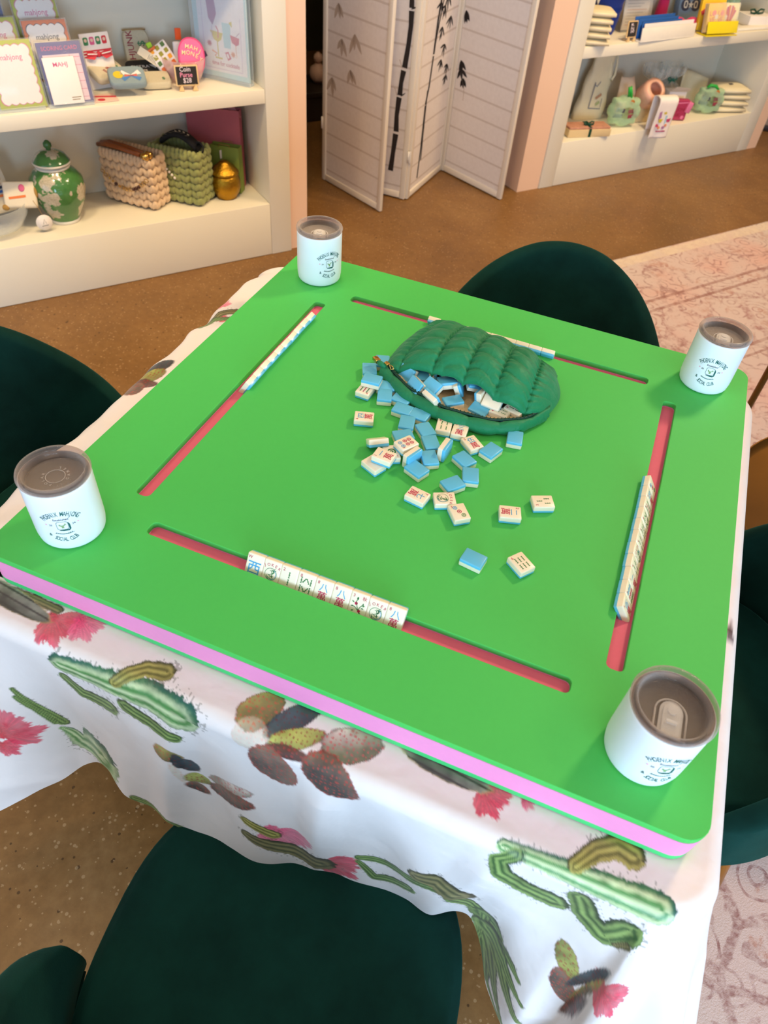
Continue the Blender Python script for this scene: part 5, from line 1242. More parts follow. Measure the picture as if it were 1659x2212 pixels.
for r0, tx in ((.0235, 'MAHJ'), (.005, 'MONEY')):
    for mi, off in ((2, (.0011, -.0009)), (1, (0, 0))):
        for k, ch in enumerate(tx): 
            f = (k - (len(tx) - 1) / 2); a.text(ch, .0185, T(off[0], -.0115 - (.0004 if mi == 1 else 0), .052 + off[1]) @ UPR @ RZ(-14) @ T(f * .0145, r0 - .0016 * f * f, 0) @ RZ(-f * 6), mi, 1.0)
a.build('purse_body', [M_pinkc, mat('cream_print', rgb(246, 226, 178), .6), mat('brick_print', rgb(196, 76, 52), .6)], o)
b = MB(); b.tube([(*[(c * 1.0) for c in (se(R(t), .0445, .0545, 2.3)[0],)], -.006, .054 + se(R(t), .0445, .0545, 2.3)[1]) for t in range(0, 360, 9)], .0024, 7, closed=True); b.build('piping', mat('deep_pink_piping', rgb(214, 70, 124), .6), o)
b = MB(); b.box((0, 0, 0), (.016, .004, .017), T(.047, 0, .066) @ RY(-30)); b.build('loop_tab', mat('plum_ribbon', rgb(52, 26, 62), .6), o)
M_sq = [mat('quilt_white', rgb(236, 228, 224), .7), MATS['orange_card'], mat('amber_print', rgb(236, 160, 40), .6), mat('olive_print', rgb(160, 150, 50), .6), mat('moss_print', rgb(90, 120, 60), .6)]
o = thing('coin_purse', 'square white coin purse printed with orange and green squares in the pink bowl', 'coin purse'); o.matrix_world = WM(.924, 2.115, SHF + .035) @ RY(-30) @ RX(-14)
a = MB(); a.box((0, 0, .043), (.072, .016, .082), bev=.006, seg=3)
for i in range(3):
    for k in range(4): a.poly(rrect(.0135, .0135, .002, 2, -.022 + .022 * i, .015 + .020 * k), T(0, -.0086, 0) @ UPR, 1 + (i * 2 + k * 3 + i * k) % 4)
a.line([(-.034, .081), (-.002, .081)], .009, T(0, -.0086, 0) @ UPR, 1); a.build('purse_body', M_sq, o, sharp=50)
b = MB(); b.box((-.032, .004, .090), (.018, .012, .016), RY(10), bev=.003); b.build('lime_loop', mat('lime_ribbon', rgb(160, 210, 50), .6), o)
o = thing('coin_purse', 'orange-tabbed coin purse with a lime strap at the back of the pink bowl', 'coin purse'); o.matrix_world = WM(.972, 2.135, SHF + .04) @ RY(4) @ RX(-6)
a = MB(); a.box((0, 0, .035), (.06, .014, .070), bev=.005, seg=3); a.build('purse_body', M_sq[0], o, sharp=50)
b = MB(); b.box((-.008, 0, .092), (.021, .004, .034), bev=.001); b.build('orange_tab', mat('orange_ribbon', rgb(222, 84, 24), .6), o)
b = MB(); b.tube([(.0, -.008, .072), (-.004, -.010, .05), (-.012, -.011, .02)], .005, 8); b.build('lime_strap', MATS['lime_ribbon'], o)
o = thing('hang_tag', 'cream barcode tag leaning from the square purse over the beaded pouch', 'tag'); o.matrix_world = WM(.885, 2.13, SHF + .055) @ RY(-55) @ RX(-10)
a = MB(); a.box((0, -.012, .03), (.026, .0012, .085)); [a.line([(-.009, .005 + .0045 * k), (.004 + .003 * (k % 3), .005 + .0045 * k)], .0018, T(0, -.0131, 0) @ UPR, 1) for k in range(8)]; a.build('tag_card', [M_canvas, MATS['grey_print']], o)
# framed cocktail print in acrylic block
o = wthing('acrylic_frame', 'clear acrylic frame with a cocktail print standing at the right of the shelf', 'picture frame', 1.098, 2.068, SHF, -53)
a = MB(); a.box((0, -.012, .1725), (.222, .006, .345), bev=.0012); a.box((0, .012, .1725), (.222, .006, .345), bev=.0012); a.box((0, 0, .004), (.222, .030, .008), bev=.001); a.build('acrylic_block', M_clear, o, sharp=40)
M_ptone = [mat('aqua_mat', rgb(186, 214, 218), .6), mat('print_paper', rgb(238, 228, 232), .6), mat('mauve_print', rgb(176, 120, 160), .6), mat('gold_drink_print', rgb(206, 182, 64), .6), mat('ice_blue_print', rgb(170, 204, 216), .6), mat('berry_print', rgb(200, 64, 108), .6), mat('apricot_print', rgb(232, 150, 110), .6), mat('lilac_line', rgb(214, 186, 214), .6)]
b = MB(); b.box((0, 0, .174), (.212, .004, .328)); F = T(0, -.0022, 0) @ UPR; F2 = T(0, -.0026, 0) @ UPR; F3 = T(0, -.0030, 0) @ UPR
b.poly(rrect(.184, .30, .002, 2, .004, .176), F, 1)
for P, Q in (((-.070, .036), (.078, .036)), ((.078, .036), (.078, .31)), ((-.070, .036), (-.070, .31))): b.line([P, Q], .0022, F2, 7)
b.poly([(-.05, .245), (-.018, .245), (-.012, .20), (-.03, .165), (-.045, .185)], F2, 2); b.line([(-.034, .165), (-.036, .122)], .003, F2, 7)
b.poly([(-.042, .150), (.008, .146), (.000, .126), (-.014, .117), (-.03, .124)], F2, 3); b.line([(-.016, .118), (-.015, .074)], .004, F3, 3); b.line([(-.028, .070), (.0, .069)], .005, F3, 3); b.line([(-.018, .165), (-.010, .152), (-.012, .13)], .004, F3, 5)
b.poly([(.006, .178), (.040, .178), (.036, .104), (.010, .104)], F2, 4); b.poly([(.034, .180), (.046, .186), (.046, .168)], F3, 3)
b.poly([(.036, .146), (.072, .140), (.070, .122), (.058, .116), (.042, .124)], F3, 5); b.line([(.056, .117), (.058, .080)], .002, F3, 6); b.line([(.06, .144), (.074, .156)], .002, F3, 2)
for x, y, mi in ((-.048, .110, 5), (.044, .088, 6)):
    for q in range(8): b.line([(x, y), (x + .010 * math.cos(q * PI / 4), y + .010 * math.sin(q * PI / 4))], [.006, .002], F3, mi)
b.poly([(.012, .090), (.026, .094), (.036, .074), (.022, .066)], F3, 5); b.poly([(.017, .086), (.024, .088), (.029, .076), (.022, .073)], T(0, -.0034, 0) @ UPR, 1)
b.line([(-.04, .09), (-.02, .082), (-.03, .074)], .005, F3, 6)
b.text('time for cocktails', .019, T(.012, -.0032, .047) @ UPR, 5, .82)
b.poly([(.056, .200), (.080, .200), (.080, .30), (.056, .30)], T(0, -.0036, 0) @ UPR, 1)
b.build('print', M_ptone, o)
# ---------------------------------------------------------------- goods on the right bookcase
M_kraft = mat('cream_box_board', rgb(222, 194, 146), .7); M_rib = mat('dark_green_ribbon', rgb(18, 66, 46), .5); M_salmon = mat('salmon_lid_print', rgb(196, 140, 116), .6, var=.3, scale=60)
M_gpack = clear('pale_green_plastic', (.62, .86, .58), .06, .34); M_gstrap = mat('bright_green_strap', rgb(40, 172, 62), .4); M_button = mat('amber_button', rgb(178, 108, 42), .4)
M_cello = clear('cellophane', (.94, .95, .93), .05, .10); M_linen = mat('cream_linen', rgb(236, 220, 184), .85, bump=.3, bscale=400); M_tee = mat('ivory_cotton', rgb(238, 224, 190), .85, bump=.2, bscale=300)
def bow(parent, M, mt, sz=.03):
    b = MB()
    for sg in (-1, 1): b.tube([(0, 0, 0), (sg * sz * .5, 0, sz * .35), (sg * sz, 0, sz * .3), (sg * sz * .9, -.004, .0), (sg * sz * .4, -.003, -.002), (0, 0, 0)], .0042, 8, M); b.tube([(0, 0, 0), (sg * sz * .7, -.006, -sz * .4)], .0036, 6, M)
    b.ball((0, -.002, 0), .006, M); return b.build('ribbon_bow', mt, parent)
o = wthing('gift_box', 'long cream gift box tied with dark green ribbon at the lower left', 'gift box', 2.992, 2.115, DECK, -14)
a = MB(); a.box((0, 0, .018), (.235, .085, .034), bev=.001); a.build('box_tray', M_kraft, o)
a = MB(); a.box((0, .002, .040), (.228, .080, .010), bev=.002); a.build('box_lid', M_salmon, o)
a = MB(); a.box((0, -.0435, .020), (.014, .001, .038)); a.box((0, 0, .0455), (.014, .086, .001)); a.build('ribbon_band', M_rib, o); bow(o, T(0, -.01, .052), M_rib, .028)
# tote bag
o = wthing('tote_bag', 'pale canvas tote bag with drawn picture and hanging strap', 'tote bag', 3.165, 2.305, DECK, -6)
a = MB()
def tote(u, v):
    an = 2 * PI * u; z = .30 * v; k = 1 - .45 * v ** 1.4; x, y = se(an, .085 * k + .008, .03 * (1 - .3 * v), 3.2); return (x + .03 * v + .004 * math.sin(z * 50 + an * 3), y, z)
a.grid(tote, 40, 18, cu=True); F = T(.0, -.0325, 0) @ UPR @ RZ(-3)
a.line([(-.03, .055), (-.028, .175)], .005, F, 1); a.line([(-.03, .055), (.045, .052), (.04, .10)], .004, F, 1); a.line([(-.028, .165), (-.01, .155), (.005, .178)], .004, T(0, .003, 0) @ F, 1); a.line([(.0, .10), (.03, .12)], .012, F, 2); a.line([(.01, .07), (.03, .085)], .014, F, 3); a.build('bag_body', [M_tee, mat('slate_print', rgb(120, 124, 146), .7), mat('rust_print', rgb(190, 140, 110), .7), mat('sage_print', rgb(170, 180, 130), .7)], o)
b = MB(); b.tube([(.045, -.012, .29), (.064, -.02, .24), (.070, -.024, .19), (.082, -.024, .178), (.095, -.024, .20), (.098, -.018, .25), (.088, -.012, .30)], [.005, .006, .006, .007, .006, .006, .005], 8); b.build('strap', M_tee, o)
o = wthing('folded_apron', 'beige cloth hanging limply left of the tote bag', 'cloth', 2.98, 2.30, DECK, 4)
a = MB(); a.grid(lambda u, v: (-.06 + .12 * u * (1 - .4 * v) + .045 * v, .012 * math.sin(u * 14) + .02 * (1 - v), .26 * v + .001), 24, 12); a.build('cloth_body', mat('taupe_cotton', rgb(196, 174, 146), .85), o); o.data if hasattr(o, 'data') else None
for c_ in o.children:
    m_ = c_.modifiers.new('thick', 'SOLIDIFY'); m_.thickness = .004
# green plastic packs
def green_pack(s, t, a_, lb, h=.135, w=.165, strap_up=True):
    o = wthing('clear_green_pack', lb, 'plastic pack', s, t, DECK, a_)
    a = MB()
    def fn(u, v):
        an = 2 * PI * u; r = 1 + .07 * math.cos(8 * an); x, z = se(an, w / 2 * r, h / 2 * r, 3); th = .05 * (1 - abs(2 * v - 1) ** 2.5) ** .5 if False else 0
        k = math.sin(PI * (.04 + .92 * v)) ** .45; return (x * k, -.042 * math.cos(PI * v), h / 2 + .005 + z * k)
    a.grid(fn, 56, 15, cu=True); a.build('shell', M_gpack, o)
    b = MB()
    if strap_up: b.tube([(.012, -.02, h - .012), (.006, -.018, h + .02), (-.008, -.018, h + .052), (-.016, -.018, h + .05), (-.006, -.02, h + .01)], .0065, 8)
    else: b.tube([(-.045, -.02, h + .004), (-.03, -.02, h + .016), (0, -.024, h + .014), (.018, -.026, h - .004)], .0075, 8)
    b.build('strap', M_gstrap, o)
    b = MB(); b.lathe([(0, -.003), (.012, -.003), (.013, 0), (.012, .003), (0, .003)], 20, T(.014, -.035, h - .014) @ UPR); b.build('button', M_button, o)
    for k, (x, z, wd, mi) in enumerate(((-.045, .078, .05, 0), (.04, .074, .045, 1), (-.052, .052, .048, 2), (.045, .050, .05, 3))):
        b = MB(); b.box((x, -.030, z), (wd, .004, .018), RY(6 if x < 0 else -6), bev=.0012); b.box((x + .002, -.0326, z), (wd * .7, .001, .006), RY(6 if x < 0 else -6)); b.build('printed_strip', mat(f'strip_tone_{mi}', (rgb(86, 84, 96), rgb(150, 92, 90), rgb(80, 92, 118), rgb(160, 60, 76))[mi], .5, var=.25, scale=120), o)
    return o
green_pack(3.262, 2.150, -16, 'puffy clear green pack with an upright green strap, left of the towel')
green_pack(3.905, 2.150, -24, 'puffy clear green pack with a curled green strap, beside the folded shirts', .125, .15, False)
o = wthing('cone_wrap', 'beige paper wrap folded to a cone behind the left green pack', 'paper wrap', 3.365, 2.23, DECK, -12)
a = MB(); a.grid(lambda u, v: (.085 * math.cos(PI * (.1 + .8 * u)) * (1 - .55 * v) + -.05 * v, -.05 * math.sin(PI * (.1 + .8 * u)) * (1 - .6 * v), .20 * v + .001), 20, 10); a.line([(.02, .03), (.05, .065)], .006, T(.0, -.055, 0) @ UPR, 1); a.line([(.035, .025), (.062, .06)], .006, T(.0, -.055, 0) @ UPR, 1); a.build('wrap', [mat('blush_paper', rgb(226, 196, 168), .7), MATS['grey_print']], o)
for c_ in o.children:
    m_ = c_.modifiers.new('thick', 'SOLIDIFY'); m_.thickness = .003
# cocktail towel hanging over the front
o = wthing('tea_towel', 'white towel printed with cocktails hanging over the shelf front edge', 'towel', 3.405, 2.048, DECK, -12)
a = MB(); h = .165; w = .108
def tw(u, v):
    x = -w / 2 + w * u; wv = .004 * math.sin(u * 7)
    if v < .5: t = v / .5; return (x - .004 * (1 - t), -.055 + wv * (1 - t) + .002 * math.sin(t * 5), -.022 + (h + .010) * t)
    if v < .62: an = PI * (v - .5) / .12; return (x, -.0275 - .0275 * math.cos(an), h - .012 + .012 * math.sin(an))
    t = (v - .62) / .38; return (x + .006 * t, 0 + .003 * math.sin(u * 6 + t * 3), (h - .012) * (1 - t) + .001)
a.grid(tw, 16, 41); F = T(-.002, -.0605, 0) @ UPR
for P, mi in (([(-.034, .10), (-.022, .106), (-.018, .075), (-.03, .068)], 1), ([(-.03, .068), (-.004, .07), (-.012, .052), (-.022, .052)], 2), ([(.006, .085), (.018, .085), (.016, .045), (.009, .045)], 3), ([(.016, .068), (.042, .072), (.038, .054), (.022, .054)], 4), ([(-.01, .10), (.012, .106), (.008, .092), (-.004, .09)], 2)): a.poly(P, F, mi)
for x, y, mi in ((-.032, .040, 4), (.020, .040, 5), (-.018, .030, 5), (.008, .030, 1)): a.poly(circle(.007, 12, x, y), F, mi)
a.text('time for cocktails', .0085, F @ T(0, .010, 0), 4, .9); a.build('towel_body', [mat('white_towel', rgb(244, 230, 222), .85, bump=.2, bscale=500), MATS['mauve_print'], MATS['gold_drink_print'], MATS['ice_blue_print'], MATS['berry_print'], MATS['apricot_print']], o)
for c_ in o.children:
    m_ = c_.modifiers.new('thick', 'SOLIDIFY'); m_.thickness = .004; m_.offset = 1
o = wthing('peach_mug', 'peach glazed mug with a wide oval mouth behind the cocktail towel', 'mug', 3.425, 2.19, DECK + .10, -10); o.rotation_euler.x = R(48)
a = MB(); a.lathe([(0, 0), (.05, 0), (.06, .02), (.062, .08), (.058, .10), (.036, .108), (.033, .10), (.05, .075), (.048, .02), (0, .012)], 36); a.build('mug_body', mat('peach_glaze', rgb(232, 176, 150), .3, var=.25, scale=14), o)
o2 = wthing('carton', 'plain cream carton holding up the peach mug behind the towel', 'box', 3.425, 2.20, DECK, -10)
a = MB(); a.box((0, 0, .047), (.11, .10, .093), bev=.002); a.build('carton_body', M_kraft, o2)
# mahjong junk tin, carton on it
o = wthing('pink_pouch', 'magenta clear-fronted MAH JONG JUNK pouch right of the towel', 'pouch', 3.628, 2.125, DECK, -24)
a = MB(); a.box((0, 0, .052), (.118, .034, .10), bev=.006, seg=3); F = T(0, -.0176, 0) @ UPR
a.text('MAH JONG', .0225, F @ T(0, .048, 0), 1, .95); a.text('JUNK', .0240, F @ T(-.006, .020, 0), 1, 1.0); a.poly(circle(.009, 14, .038, .018), F, 2); a.line([(-.05, .082), (.05, .09)], .006, F, 2); a.build('pouch_body', [mat('magenta_vinyl', rgb(176, 54, 92), .3, var=.15, scale=20), M_inkr, mat('light_pink_vinyl', rgb(226, 120, 160), .4)], o)
b = MB(); b.box((.046, -.004, .078), (.028, .04, .052), RY(12), bev=.004); b.build('corner_tab', MATS['light_pink_vinyl'], o)
o = wthing('small_carton', 'small white open carton behind the magenta pouch', 'box', 3.70, 2.225, DECK, -20)
a = MB(); a.box((0, 0, .055), (.10, .07, .11), bev=.001); a.build('carton_body', M_paperw, o); a = MB(); a.verts_faces([(-.05, -.035, .11), (.05, -.035, .11), (.058, -.055, .132), (-.03, -.055, .14)], [(0, 1, 2, 3)]); a.box((0, -.0356, .075), (.08, .0012, .03)); a.build('carton_flap', M_canvas, o)
# cellophane wrapped cups at the back
M_teal = mat('teal_ribbon', rgb(40, 120, 96), .4)
for k, (s, t, hh, lb) in enumerate(((3.56, 2.27, .22, 'cellophane-wrapped gift with teal ribbon behind the peach mug'), (3.745, 2.325, .20, 'cellophane-wrapped gift with teal ribbon at the back right of the pile'))):
    o = wthing('wrapped_gift', lb, 'wrapped gift', s, t, DECK)
    a = MB(); a.lathe([(0, 0), (.05, .0), (.056, .05), (.05, .10), (0, .102)], 24); a.build('cup', mat('pale_gift_cup', rgb(206, 190, 170), .4, var=.15, scale=20), o)
    a = MB(); a.grid(lambda u, v: ((.068 * (1 - .8 * math.exp(-((v - .66) / .10) ** 2)) + .006 * math.sin(11 * 2 * PI * u) * v) * math.cos(2 * PI * u), (.068 * (1 - .8 * math.exp(-((v - .66) / .10) ** 2)) + .006 * math.sin(11 * 2 * PI * u) * v) * math.sin(2 * PI * u), .001 + hh * v), 66, 22, cu=True); a.build('cellophane', M_cello, o)
    bow(o, T(0, -.018, hh * .66), M_teal, .034)
# folded shirts
def fold_stack(n, s, t, z, a_, w, d, th, mt, lbs, kind, cat, grp, jit=.008):
    rr = random.Random(11)
    for k in range(n):
        o = wthing(kind, lbs[k], cat, s + rr.uniform(-jit, jit), t + rr.uniform(-jit, jit), z + k * (th + .0006), a_ + rr.uniform(-4, 4), grp)
        a = MB(); ww = w * rr.uniform(.96, 1.04)
        def fn(u, v):
            an = 2 * PI * v; x, zz = se(an, ww / 2, th / 2, 4); y = (u - .5) * d
            return (x * (1 - .03 * abs(2 * u - 1) ** 4), y, th / 2 + zz * (1 - .5 * abs(2 * u - 1) ** 8))
        a.grid(fn, 12, 36, cv=True); 
        for e in (0, 1): a.poly([fn(e, q / 36) for q in range(36)])
        a.tube([(-ww / 2 * .98, -d / 2 + .003, th * .52), (ww / 2 * .98, -d / 2 + .003, th * .52)], th * .3, 8)
        a.build('folded_body', mt, o)
fold_stack(4, 4.072, 2.155, DECK, -22, .19, .13, .030, M_tee, ['lowest folded ivory shirt of the stack at the right of the lower shelf', 'folded ivory shirt second from the bottom of the lower stack', 'folded ivory shirt third from the bottom of the lower stack', 'top folded ivory shirt with a dark neck label on the lower stack'], 'folded_shirt', 'shirt', 'folded shirts')
o = wthing('neck_label', 'small dark label on the top folded ivory shirt', 'label', 4.065, 2.165, DECK + .1245, -15); a = MB(); a.box((0, 0, .0012), (.022, .014, .002)); a.build('label_patch', mat('navy_label', rgb(48, 44, 60), .7), o)
o = wthing('standing_card', 'cream cloth bag slumped behind the folded shirts', 'cloth', 3.905, 2.27, DECK, -20); a = MB(); a.grid(lambda u, v: (-.08 + .16 * u, .03 * math.sin(PI * u) + .02 * v, .175 * v * (1 - .25 * u)), 14, 8); a.build('cloth_body', M_linen, o)
for c_ in o.children:
    m_ = c_.modifiers.new('thick', 'SOLIDIFY'); m_.thickness = .006
# ---- upper board of the right bookcase
fold_stack(5, 2.875, 2.118, SHF, -32, .150, .13, .0265, M_linen, ['lowest folded cream napkin at the left end of the upper right shelf', 'folded cream napkin second from the bottom of the left stack', 'middle folded cream napkin of the stack by the blue bag', 'folded cream napkin second from the top of the stack', 'top folded cream napkin of the stack in front of the blue bag'], 'folded_napkin', 'napkin', 'folded napkins', .004)
o = wthing('vinyl_bag', 'glossy royal blue bag with pale straps behind the folded napkins', 'bag', 3.03, 2.27, SHF, -8)
a = MB(); a.grid(lambda u, v: tuple(np.array((*se(2 * PI * u, .125 * (1 - .25 * (1 - v) ** 3), .07 * (1 - .3 * v), 3), .25 * v)) + np.array((0, .003 * math.sin(v * 40 + u * 30), 0))), 48, 16, cu=True); a.build('bag_body', mat('royal_blue_vinyl', rgb(30, 52, 130), .3, var=.2, scale=12), o)
b = MB(); b.tube([(-.095, -.05, .25), (-.075, -.073, .16), (-.068, -.077, .125), (-.058, -.076, .16), (-.04, -.062, .25)], .006, 8); b.build('strap', M_canvas, o)
o = wthing('clear_packet', 'clear film packet of printed cards standing behind the small slate sign', 'packet', 3.235, 2.215, SHF, -4)
a = MB(); a.box((0, 0, .11), (.150, .010, .20), RX(-8), bev=.003); [a.line([(-.06, .03 + .012 * k), (.02 + .04 * ((k * 7) % 3) / 2, .03 + .012 * k)], .003, RX(-8) @ T(0, -.0056, 0) @ UPR, 1 + (k % 5 == 0)) for k in range(14)]; a.build('card_block', [mat('grey_card', rgb(200, 186, 176), .6), MATS['grey_print'], MATS['rust_print']], o)
a = MB(); a.grid(lambda u, v: (-.085 + .17 * u, -.010 - .004 * math.sin(9 * v + 5 * u) + .03 * v, .004 + .225 * v), 18, 24); a.build('film', M_sleeve, o)
chalk_sign(3.098, 2.088, 0, [('ML', 1), ('Bag', 1), ('$40', 1)], 'small slate sign standing left of the white tray', .062, .066, .016)
o = wthing('card_tray', 'long white tray holding upright blue cards', 'tray', 3.318, 2.092, SHF, 2)
a = MB(); a.box((0, 0, .003), (.372, .066, .006), bev=.001); a.box((0, -.031, .026), (.372, .004, .052), RX(-8), bev=.001); a.box((0, .030, .022), (.372, .004, .044), bev=.001); a.build('tray_body', mat('white_tray_board', rgb(240, 230, 216), .5), o)
M_bcard = mat('cobalt_card', rgb(36, 92, 168), .5)
for k in range(3):
    o = wthing('cobalt_card', ('front cobalt blue card standing in the white tray', 'middle cobalt blue card standing in the white tray', 'rear cobalt blue card standing in the white tray')[k], 'card', 3.285 - .012 * k, 2.083 + .014 * k, SHF + .0065, 2, 'cobalt cards in the tray'); a = MB(); a.box((0, 0, .034 + .004 * k), (.27, .003, .068 + .008 * k), RX(-7), bev=.0006); a.build('card', M_bcard, o)
o = wthing('white_card', 'white card sheet leaning inside the front of the white tray', 'card', 3.322, 2.0695, SHF + .0065, 2); a = MB(); a.box((0, 0, .032), (.34, .002, .064), RX(-8)); a.build('card', M_paperw, o)
# pink items
M_fuch = mat('fuchsia_plush', rgb(206, 20, 96), .7, sheen=.4)
o = wthing('plush_bow', 'fuchsia bow lying behind the blue cards, in front of the grey star box', 'bow', 3.555, 2.185, SHF, -10)
a = MB(); [a.ball((sg * .042, 0, .028), (.042, .022, .026)) for sg in (-1, 1)]; a.ball((0, -.004, .026), (.014, .024, .018)); a.build('bow_body', M_fuch, o)
o = wthing('fuchsia_pouch', 'fuchsia upright pouch at the back, left of the grey star box', 'pouch', 3.545, 2.345, SHF, -10)
a = MB(); a.grid(lambda u, v: (*se(2 * PI * u, .036 * (1 - .3 * v), .02, 3), .001 + .095 * v), 26, 8, cu=True); a.build('pouch_body', M_fuch, o)
o = wthing('star_box', 'grey-blue box with ring and star emblem at the back of the upper shelf', 'box', 3.675, 2.315, SHF, -18); o.matrix_world = WM(3.675, 2.29, SHF + .012) @ RZ(-18) @ RX(-14)
a = MB(); a.box((0, 0, .065), (.125, .05, .13), bev=.002); F = T(0, -.0256, 0) @ UPR; F2 = T(0, -.0259, 0) @ UPR; F3 = T(0, -.0262, 0) @ UPR
for sg in (-1, 1): a.poly(circle(.026, 24, sg * .028, .062), F, 1); a.poly(rrect(.021, .032, .009, 5, sg * .028, .064), F2, 2); a.poly(rrect(.010, .020, .0045, 5, sg * .028, .064), F3, 1)
st = [((.017 if k % 2 == 0 else .007) * math.sin(k * PI / 5), .062 + (.017 if k % 2 == 0 else .007) * math.cos(k * PI / 5)) for k in range(10)]; a.poly(st, T(0, -.0265, 0) @ UPR, 2)
a.build('box_body', [mat('dusty_blue_card', rgb(120, 140, 160), .55), mat('charcoal_print', rgb(64, 62, 76), .6), M_canvas], o, sharp=40)
# yellow holder with card decks
M_yel = mat('yellow_acrylic', rgb(240, 214, 30), .3, coat=.3); M_yelp = mat('golden_card', rgb(244, 196, 44), .5); M_redp = mat('rose_red_print', rgb(206, 70, 70), .6)
hy_ = WM(3.672, 2.070, SHF) @ RZ(-6)
o = thing('card_holder', 'yellow folded holder under the LOVE card deck', 'holder'); o.matrix_world = hy_
a = MB(); a.box((0, .0, .003), (.20, .075, .005), bev=.001); a.box((0, -.034, .026), (.195, .004, .050), RX(-18), bev=.001); a.build('holder_body', M_yel, o)
o = thing('card_deck', 'golden LOVE card deck standing in the yellow holder', 'card deck'); o.matrix_world = hy_ @ T(-.038, -.006, .008) @ RX(-16)
a = MB(); a.box((0, 0, .062), (.112, .022, .115), bev=.001); F = T(0, -.0114, 0) @ UPR; F2 = T(0, -.0118, 0) @ UPR
for sx in (-1, 1):
    a.text('LO', .030, F @ T(sx * .026, .070, 0), 1, 1.0); a.text('VE', .030, F @ T(sx * .026, .044, 0), 1, 1.0); a.poly(circle(.0125, 14, sx * .026 + .010, .081), F2, 3)
st = [((.016 if k % 2 == 0 else .007) * math.sin(k * PI / 6), .066 + (.016 if k % 2 == 0 else .007) * math.cos(k * PI / 6)) for k in range(12)]; a.poly(st, T(0, -.0122, 0) @ UPR, 2)
a.build('deck', [M_yelp, M_redp, M_canvas, mat('coral_print', rgb(236, 130, 120), .6)], o, sharp=40)
b = MB(); b.box((0, 0, .062), (.116, .026, .119), bev=.001); b.build('clear_case', M_sleeve, o, sharp=40)
o = thing('card_deck', 'cream card deck with orange and magenta rays right of the LOVE deck', 'card deck'); o.matrix_world = hy_ @ T(.062, .012, .008) @ RZ(-6) @ RX(-14)
a = MB(); a.box((0, 0, .060), (.105, .02, .112), bev=.001)
for q, ag in enumerate((62, 76, 100, 114, 128, 48)): a.line([(0.0 + .008 * math.cos(R(ag)), .03), (.08 * math.cos(R(ag)) * .55, .03 + .078 * math.sin(R(ag)))], [.003, .012], T(.0, -.0106, 0) @ UPR, 1 + q % 2)
a.poly([(-.02 + .012 * math.sin(k * PI / 5) * (1 if k % 2 == 0 else .45), .06 + .012 * math.cos(k * PI / 5) * (1 if k % 2 == 0 else .45)) for k in range(10)], T(0, -.0112, 0) @ UPR, 3); a.build('deck', [mat('cream_deck_card', rgb(246, 232, 178), .5), MATS['orange_card'], MATS['berry_print'], M_canvas], o, sharp=40)
b = MB(); b.box((0, 0, .060), (.109, .024, .116), bev=.001); b.build('clear_case', M_sleeve, o, sharp=40)
o = thing('card_deck', 'yellow card deck with a red corner standing behind the LOVE deck', 'card deck'); o.matrix_world = hy_ @ T(-.02, .052, .004) @ RZ(-10) @ RX(-10)
a = MB(); a.box((0, 0, .072), (.13, .02, .14), bev=.001); a.line([(-.06, .07), (-.01, .10)], .02, T(0, -.0106, 0) @ UPR, 1); a.build('deck', [M_yelp, M_redp], o, sharp=40)
o = wthing('green_bottle_pack', 'pack of clear green bottles with red lettering at the back right', 'bottle pack', 3.925, 2.30, SHF, -14)
for k in range(3):
    a = MB(); a.lathe([(0, .002), (.030, .002), (.034, .01), (.034, .09), (.028, .115), (.014, .13), (.014, .15), (0, .151)], 24, T(-.068 + .068 * k, 0, 0)); a.box((-.068 + .068 * k, -.0345, .062), (.034, .0012, .016)) ; a.build('bottle', [M_gpack], o)
    b = MB(); b.text(('MAH', 'JONG', 'BAM')[k], .018, T(-.068 + .068 * k, -.037, .058) @ UPR, 0, .9); b.build('lettering', M_inkr, o)
o = wthing('white_gift_box', 'white box tied with a dark green bow at the right end', 'gift box', 4.060, 2.17, SHF, -12)
a = MB(); a.box((0, 0, .024), (.15, .11, .047), bev=.001); a.build('box_body', M_paperw, o); bow(o, T(-.01, -.01, .055), M_rib, .042)
o = wthing('white_tray', 'long low white tray in front of the white gift box', 'tray', 3.985, 2.105, SHF, -3); a = MB(); a.box((0, 0, .006), (.27, .05, .011), bev=.002); a.build('tray_body', MATS['white_tray_board'], o)
# leaning framed board beyond the right pier
o = wthing('framed_board', 'pale patterned board with a dark base strip leaning past the right pink pier', 'board', 4.66, 2.30, 0, -58)
a = MB(); a.box((0, 0, .42), (.5, .02, .78), bev=.002); a.build('board_panel', mat('mottled_grey_board', rgb(176, 152, 136), .7, var=.35, scale=9), o)
a = MB(); a.box((0, -.004, .016), (.52, .034, .032), bev=.002); a.build('base_strip', mat('dark_base_wood', rgb(46, 30, 22), .5), o)
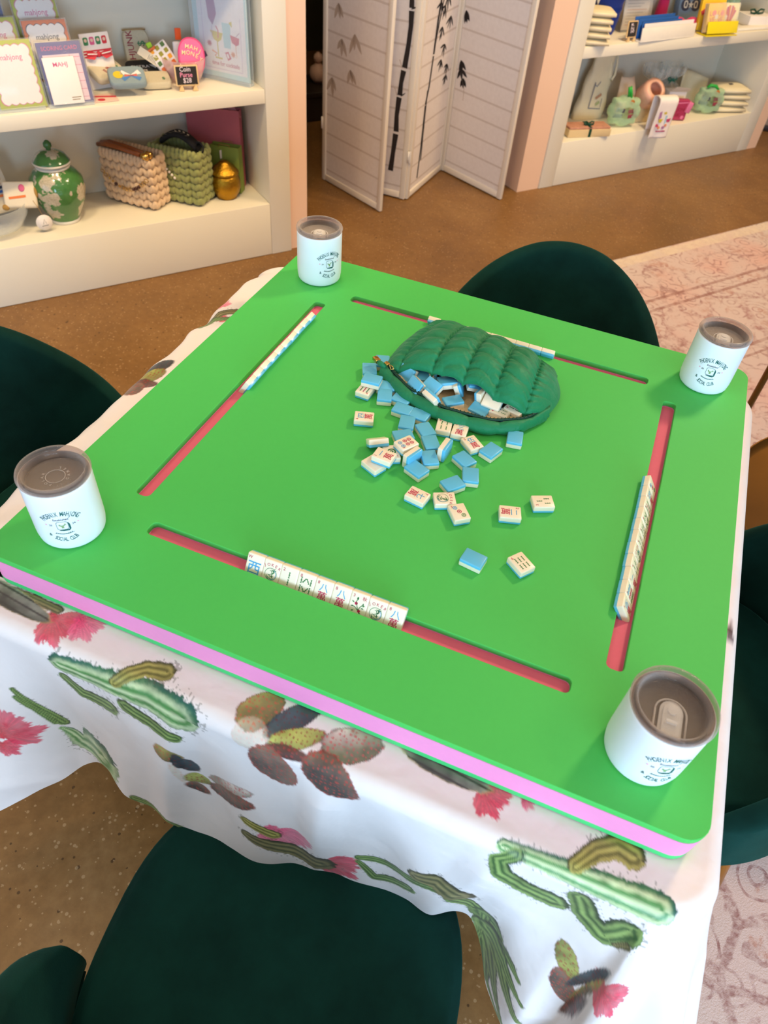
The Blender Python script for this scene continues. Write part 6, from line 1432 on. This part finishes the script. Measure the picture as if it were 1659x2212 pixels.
# ---------------------------------------------------------------- light
def area(name, loc, target, sx, sy, power, color, spread=180):
    l = bpy.data.lights.new(name, 'AREA'); l.shape = 'RECTANGLE'; l.size = sx; l.size_y = sy; l.energy = power; l.color = color; l.spread = R(spread)
    o = bpy.data.objects.new(name, l); COL.objects.link(o); o.location = loc
    d = Vector(target) - Vector(loc); o.rotation_euler = d.to_track_quat('-Z', 'Y').to_euler(); return o
def wp(s, t, z): x, y = W2(s, t); return (x, y, z)
WARM = (1.0, .73, .44); DAY = (.50, .73, 1.0)
area('front_window_daylight', wp(-.55, TF + .03, 1.06), wp(-.2, 2, .8), 2.8, 1.3, 185, DAY)
area('left_window_daylight', wp(S0 + .03, -.4, 1.5), wp(2, -.4, 1.0), 2.9, 1.9, 34, DAY)
area('key_ceiling_lamp', (1.55, 2.35, 2.85), (.45, .5, .8), .3, .3, 52, WARM)
for k, (s, t) in enumerate(((-.4, .2), (2.6, .2), (-.4, -1.4), (1.6, -1.4), (3.6, -1.4))):
    x, y, z = wp(s, t, CH - .02); area('ceiling_lamp', (x, y, z), (x, y, 0), .5, .5, 7, WARM)
for s, t in ((-.2, .75), (.8, .75), (3.0, .9), (4.0, .9)):
    x, y, z = wp(s, t, CH - .02); area('shelf_fill_light', (x, y, z), wp(s, t + 1.1, .5), .25, .25, 12, (1, .75, .41), 95)  # added warm fill that brightens the bookcase fronts, not a real fitting
area('hall_fill_light', wp(1.6, 3.1, 2.6), wp(2.1, 3.5, .2), .3, .3, 2.5, WARM)  # invented dim fill, lifts the hall out of full black
w = bpy.data.worlds.new('sky'); scene.world = w; w.use_nodes = True
bg = w.node_tree.nodes['Background']; bg.inputs[0].default_value = (.8, .9, 1, 1); bg.inputs[1].default_value = .2
vs = scene.view_settings; scene.display_settings.display_device = 'sRGB'; vs.view_transform = 'Standard'; vs.look = 'None'; vs.gamma = 1; vs.exposure = 0; vs.use_curve_mapping = False
cy = scene.cycles; cy.use_denoising = True; cy.use_adaptive_sampling = True; cy.adaptive_threshold = .04; cy.adaptive_min_samples = 16; cy.max_bounces = 8; cy.transparent_max_bounces = 16; cy.diffuse_bounces = 3; cy.glossy_bounces = 5; cy.transmission_bounces = 6; cy.caustics_reflective = False; cy.caustics_refractive = False; cy.sample_clamp_indirect = 6
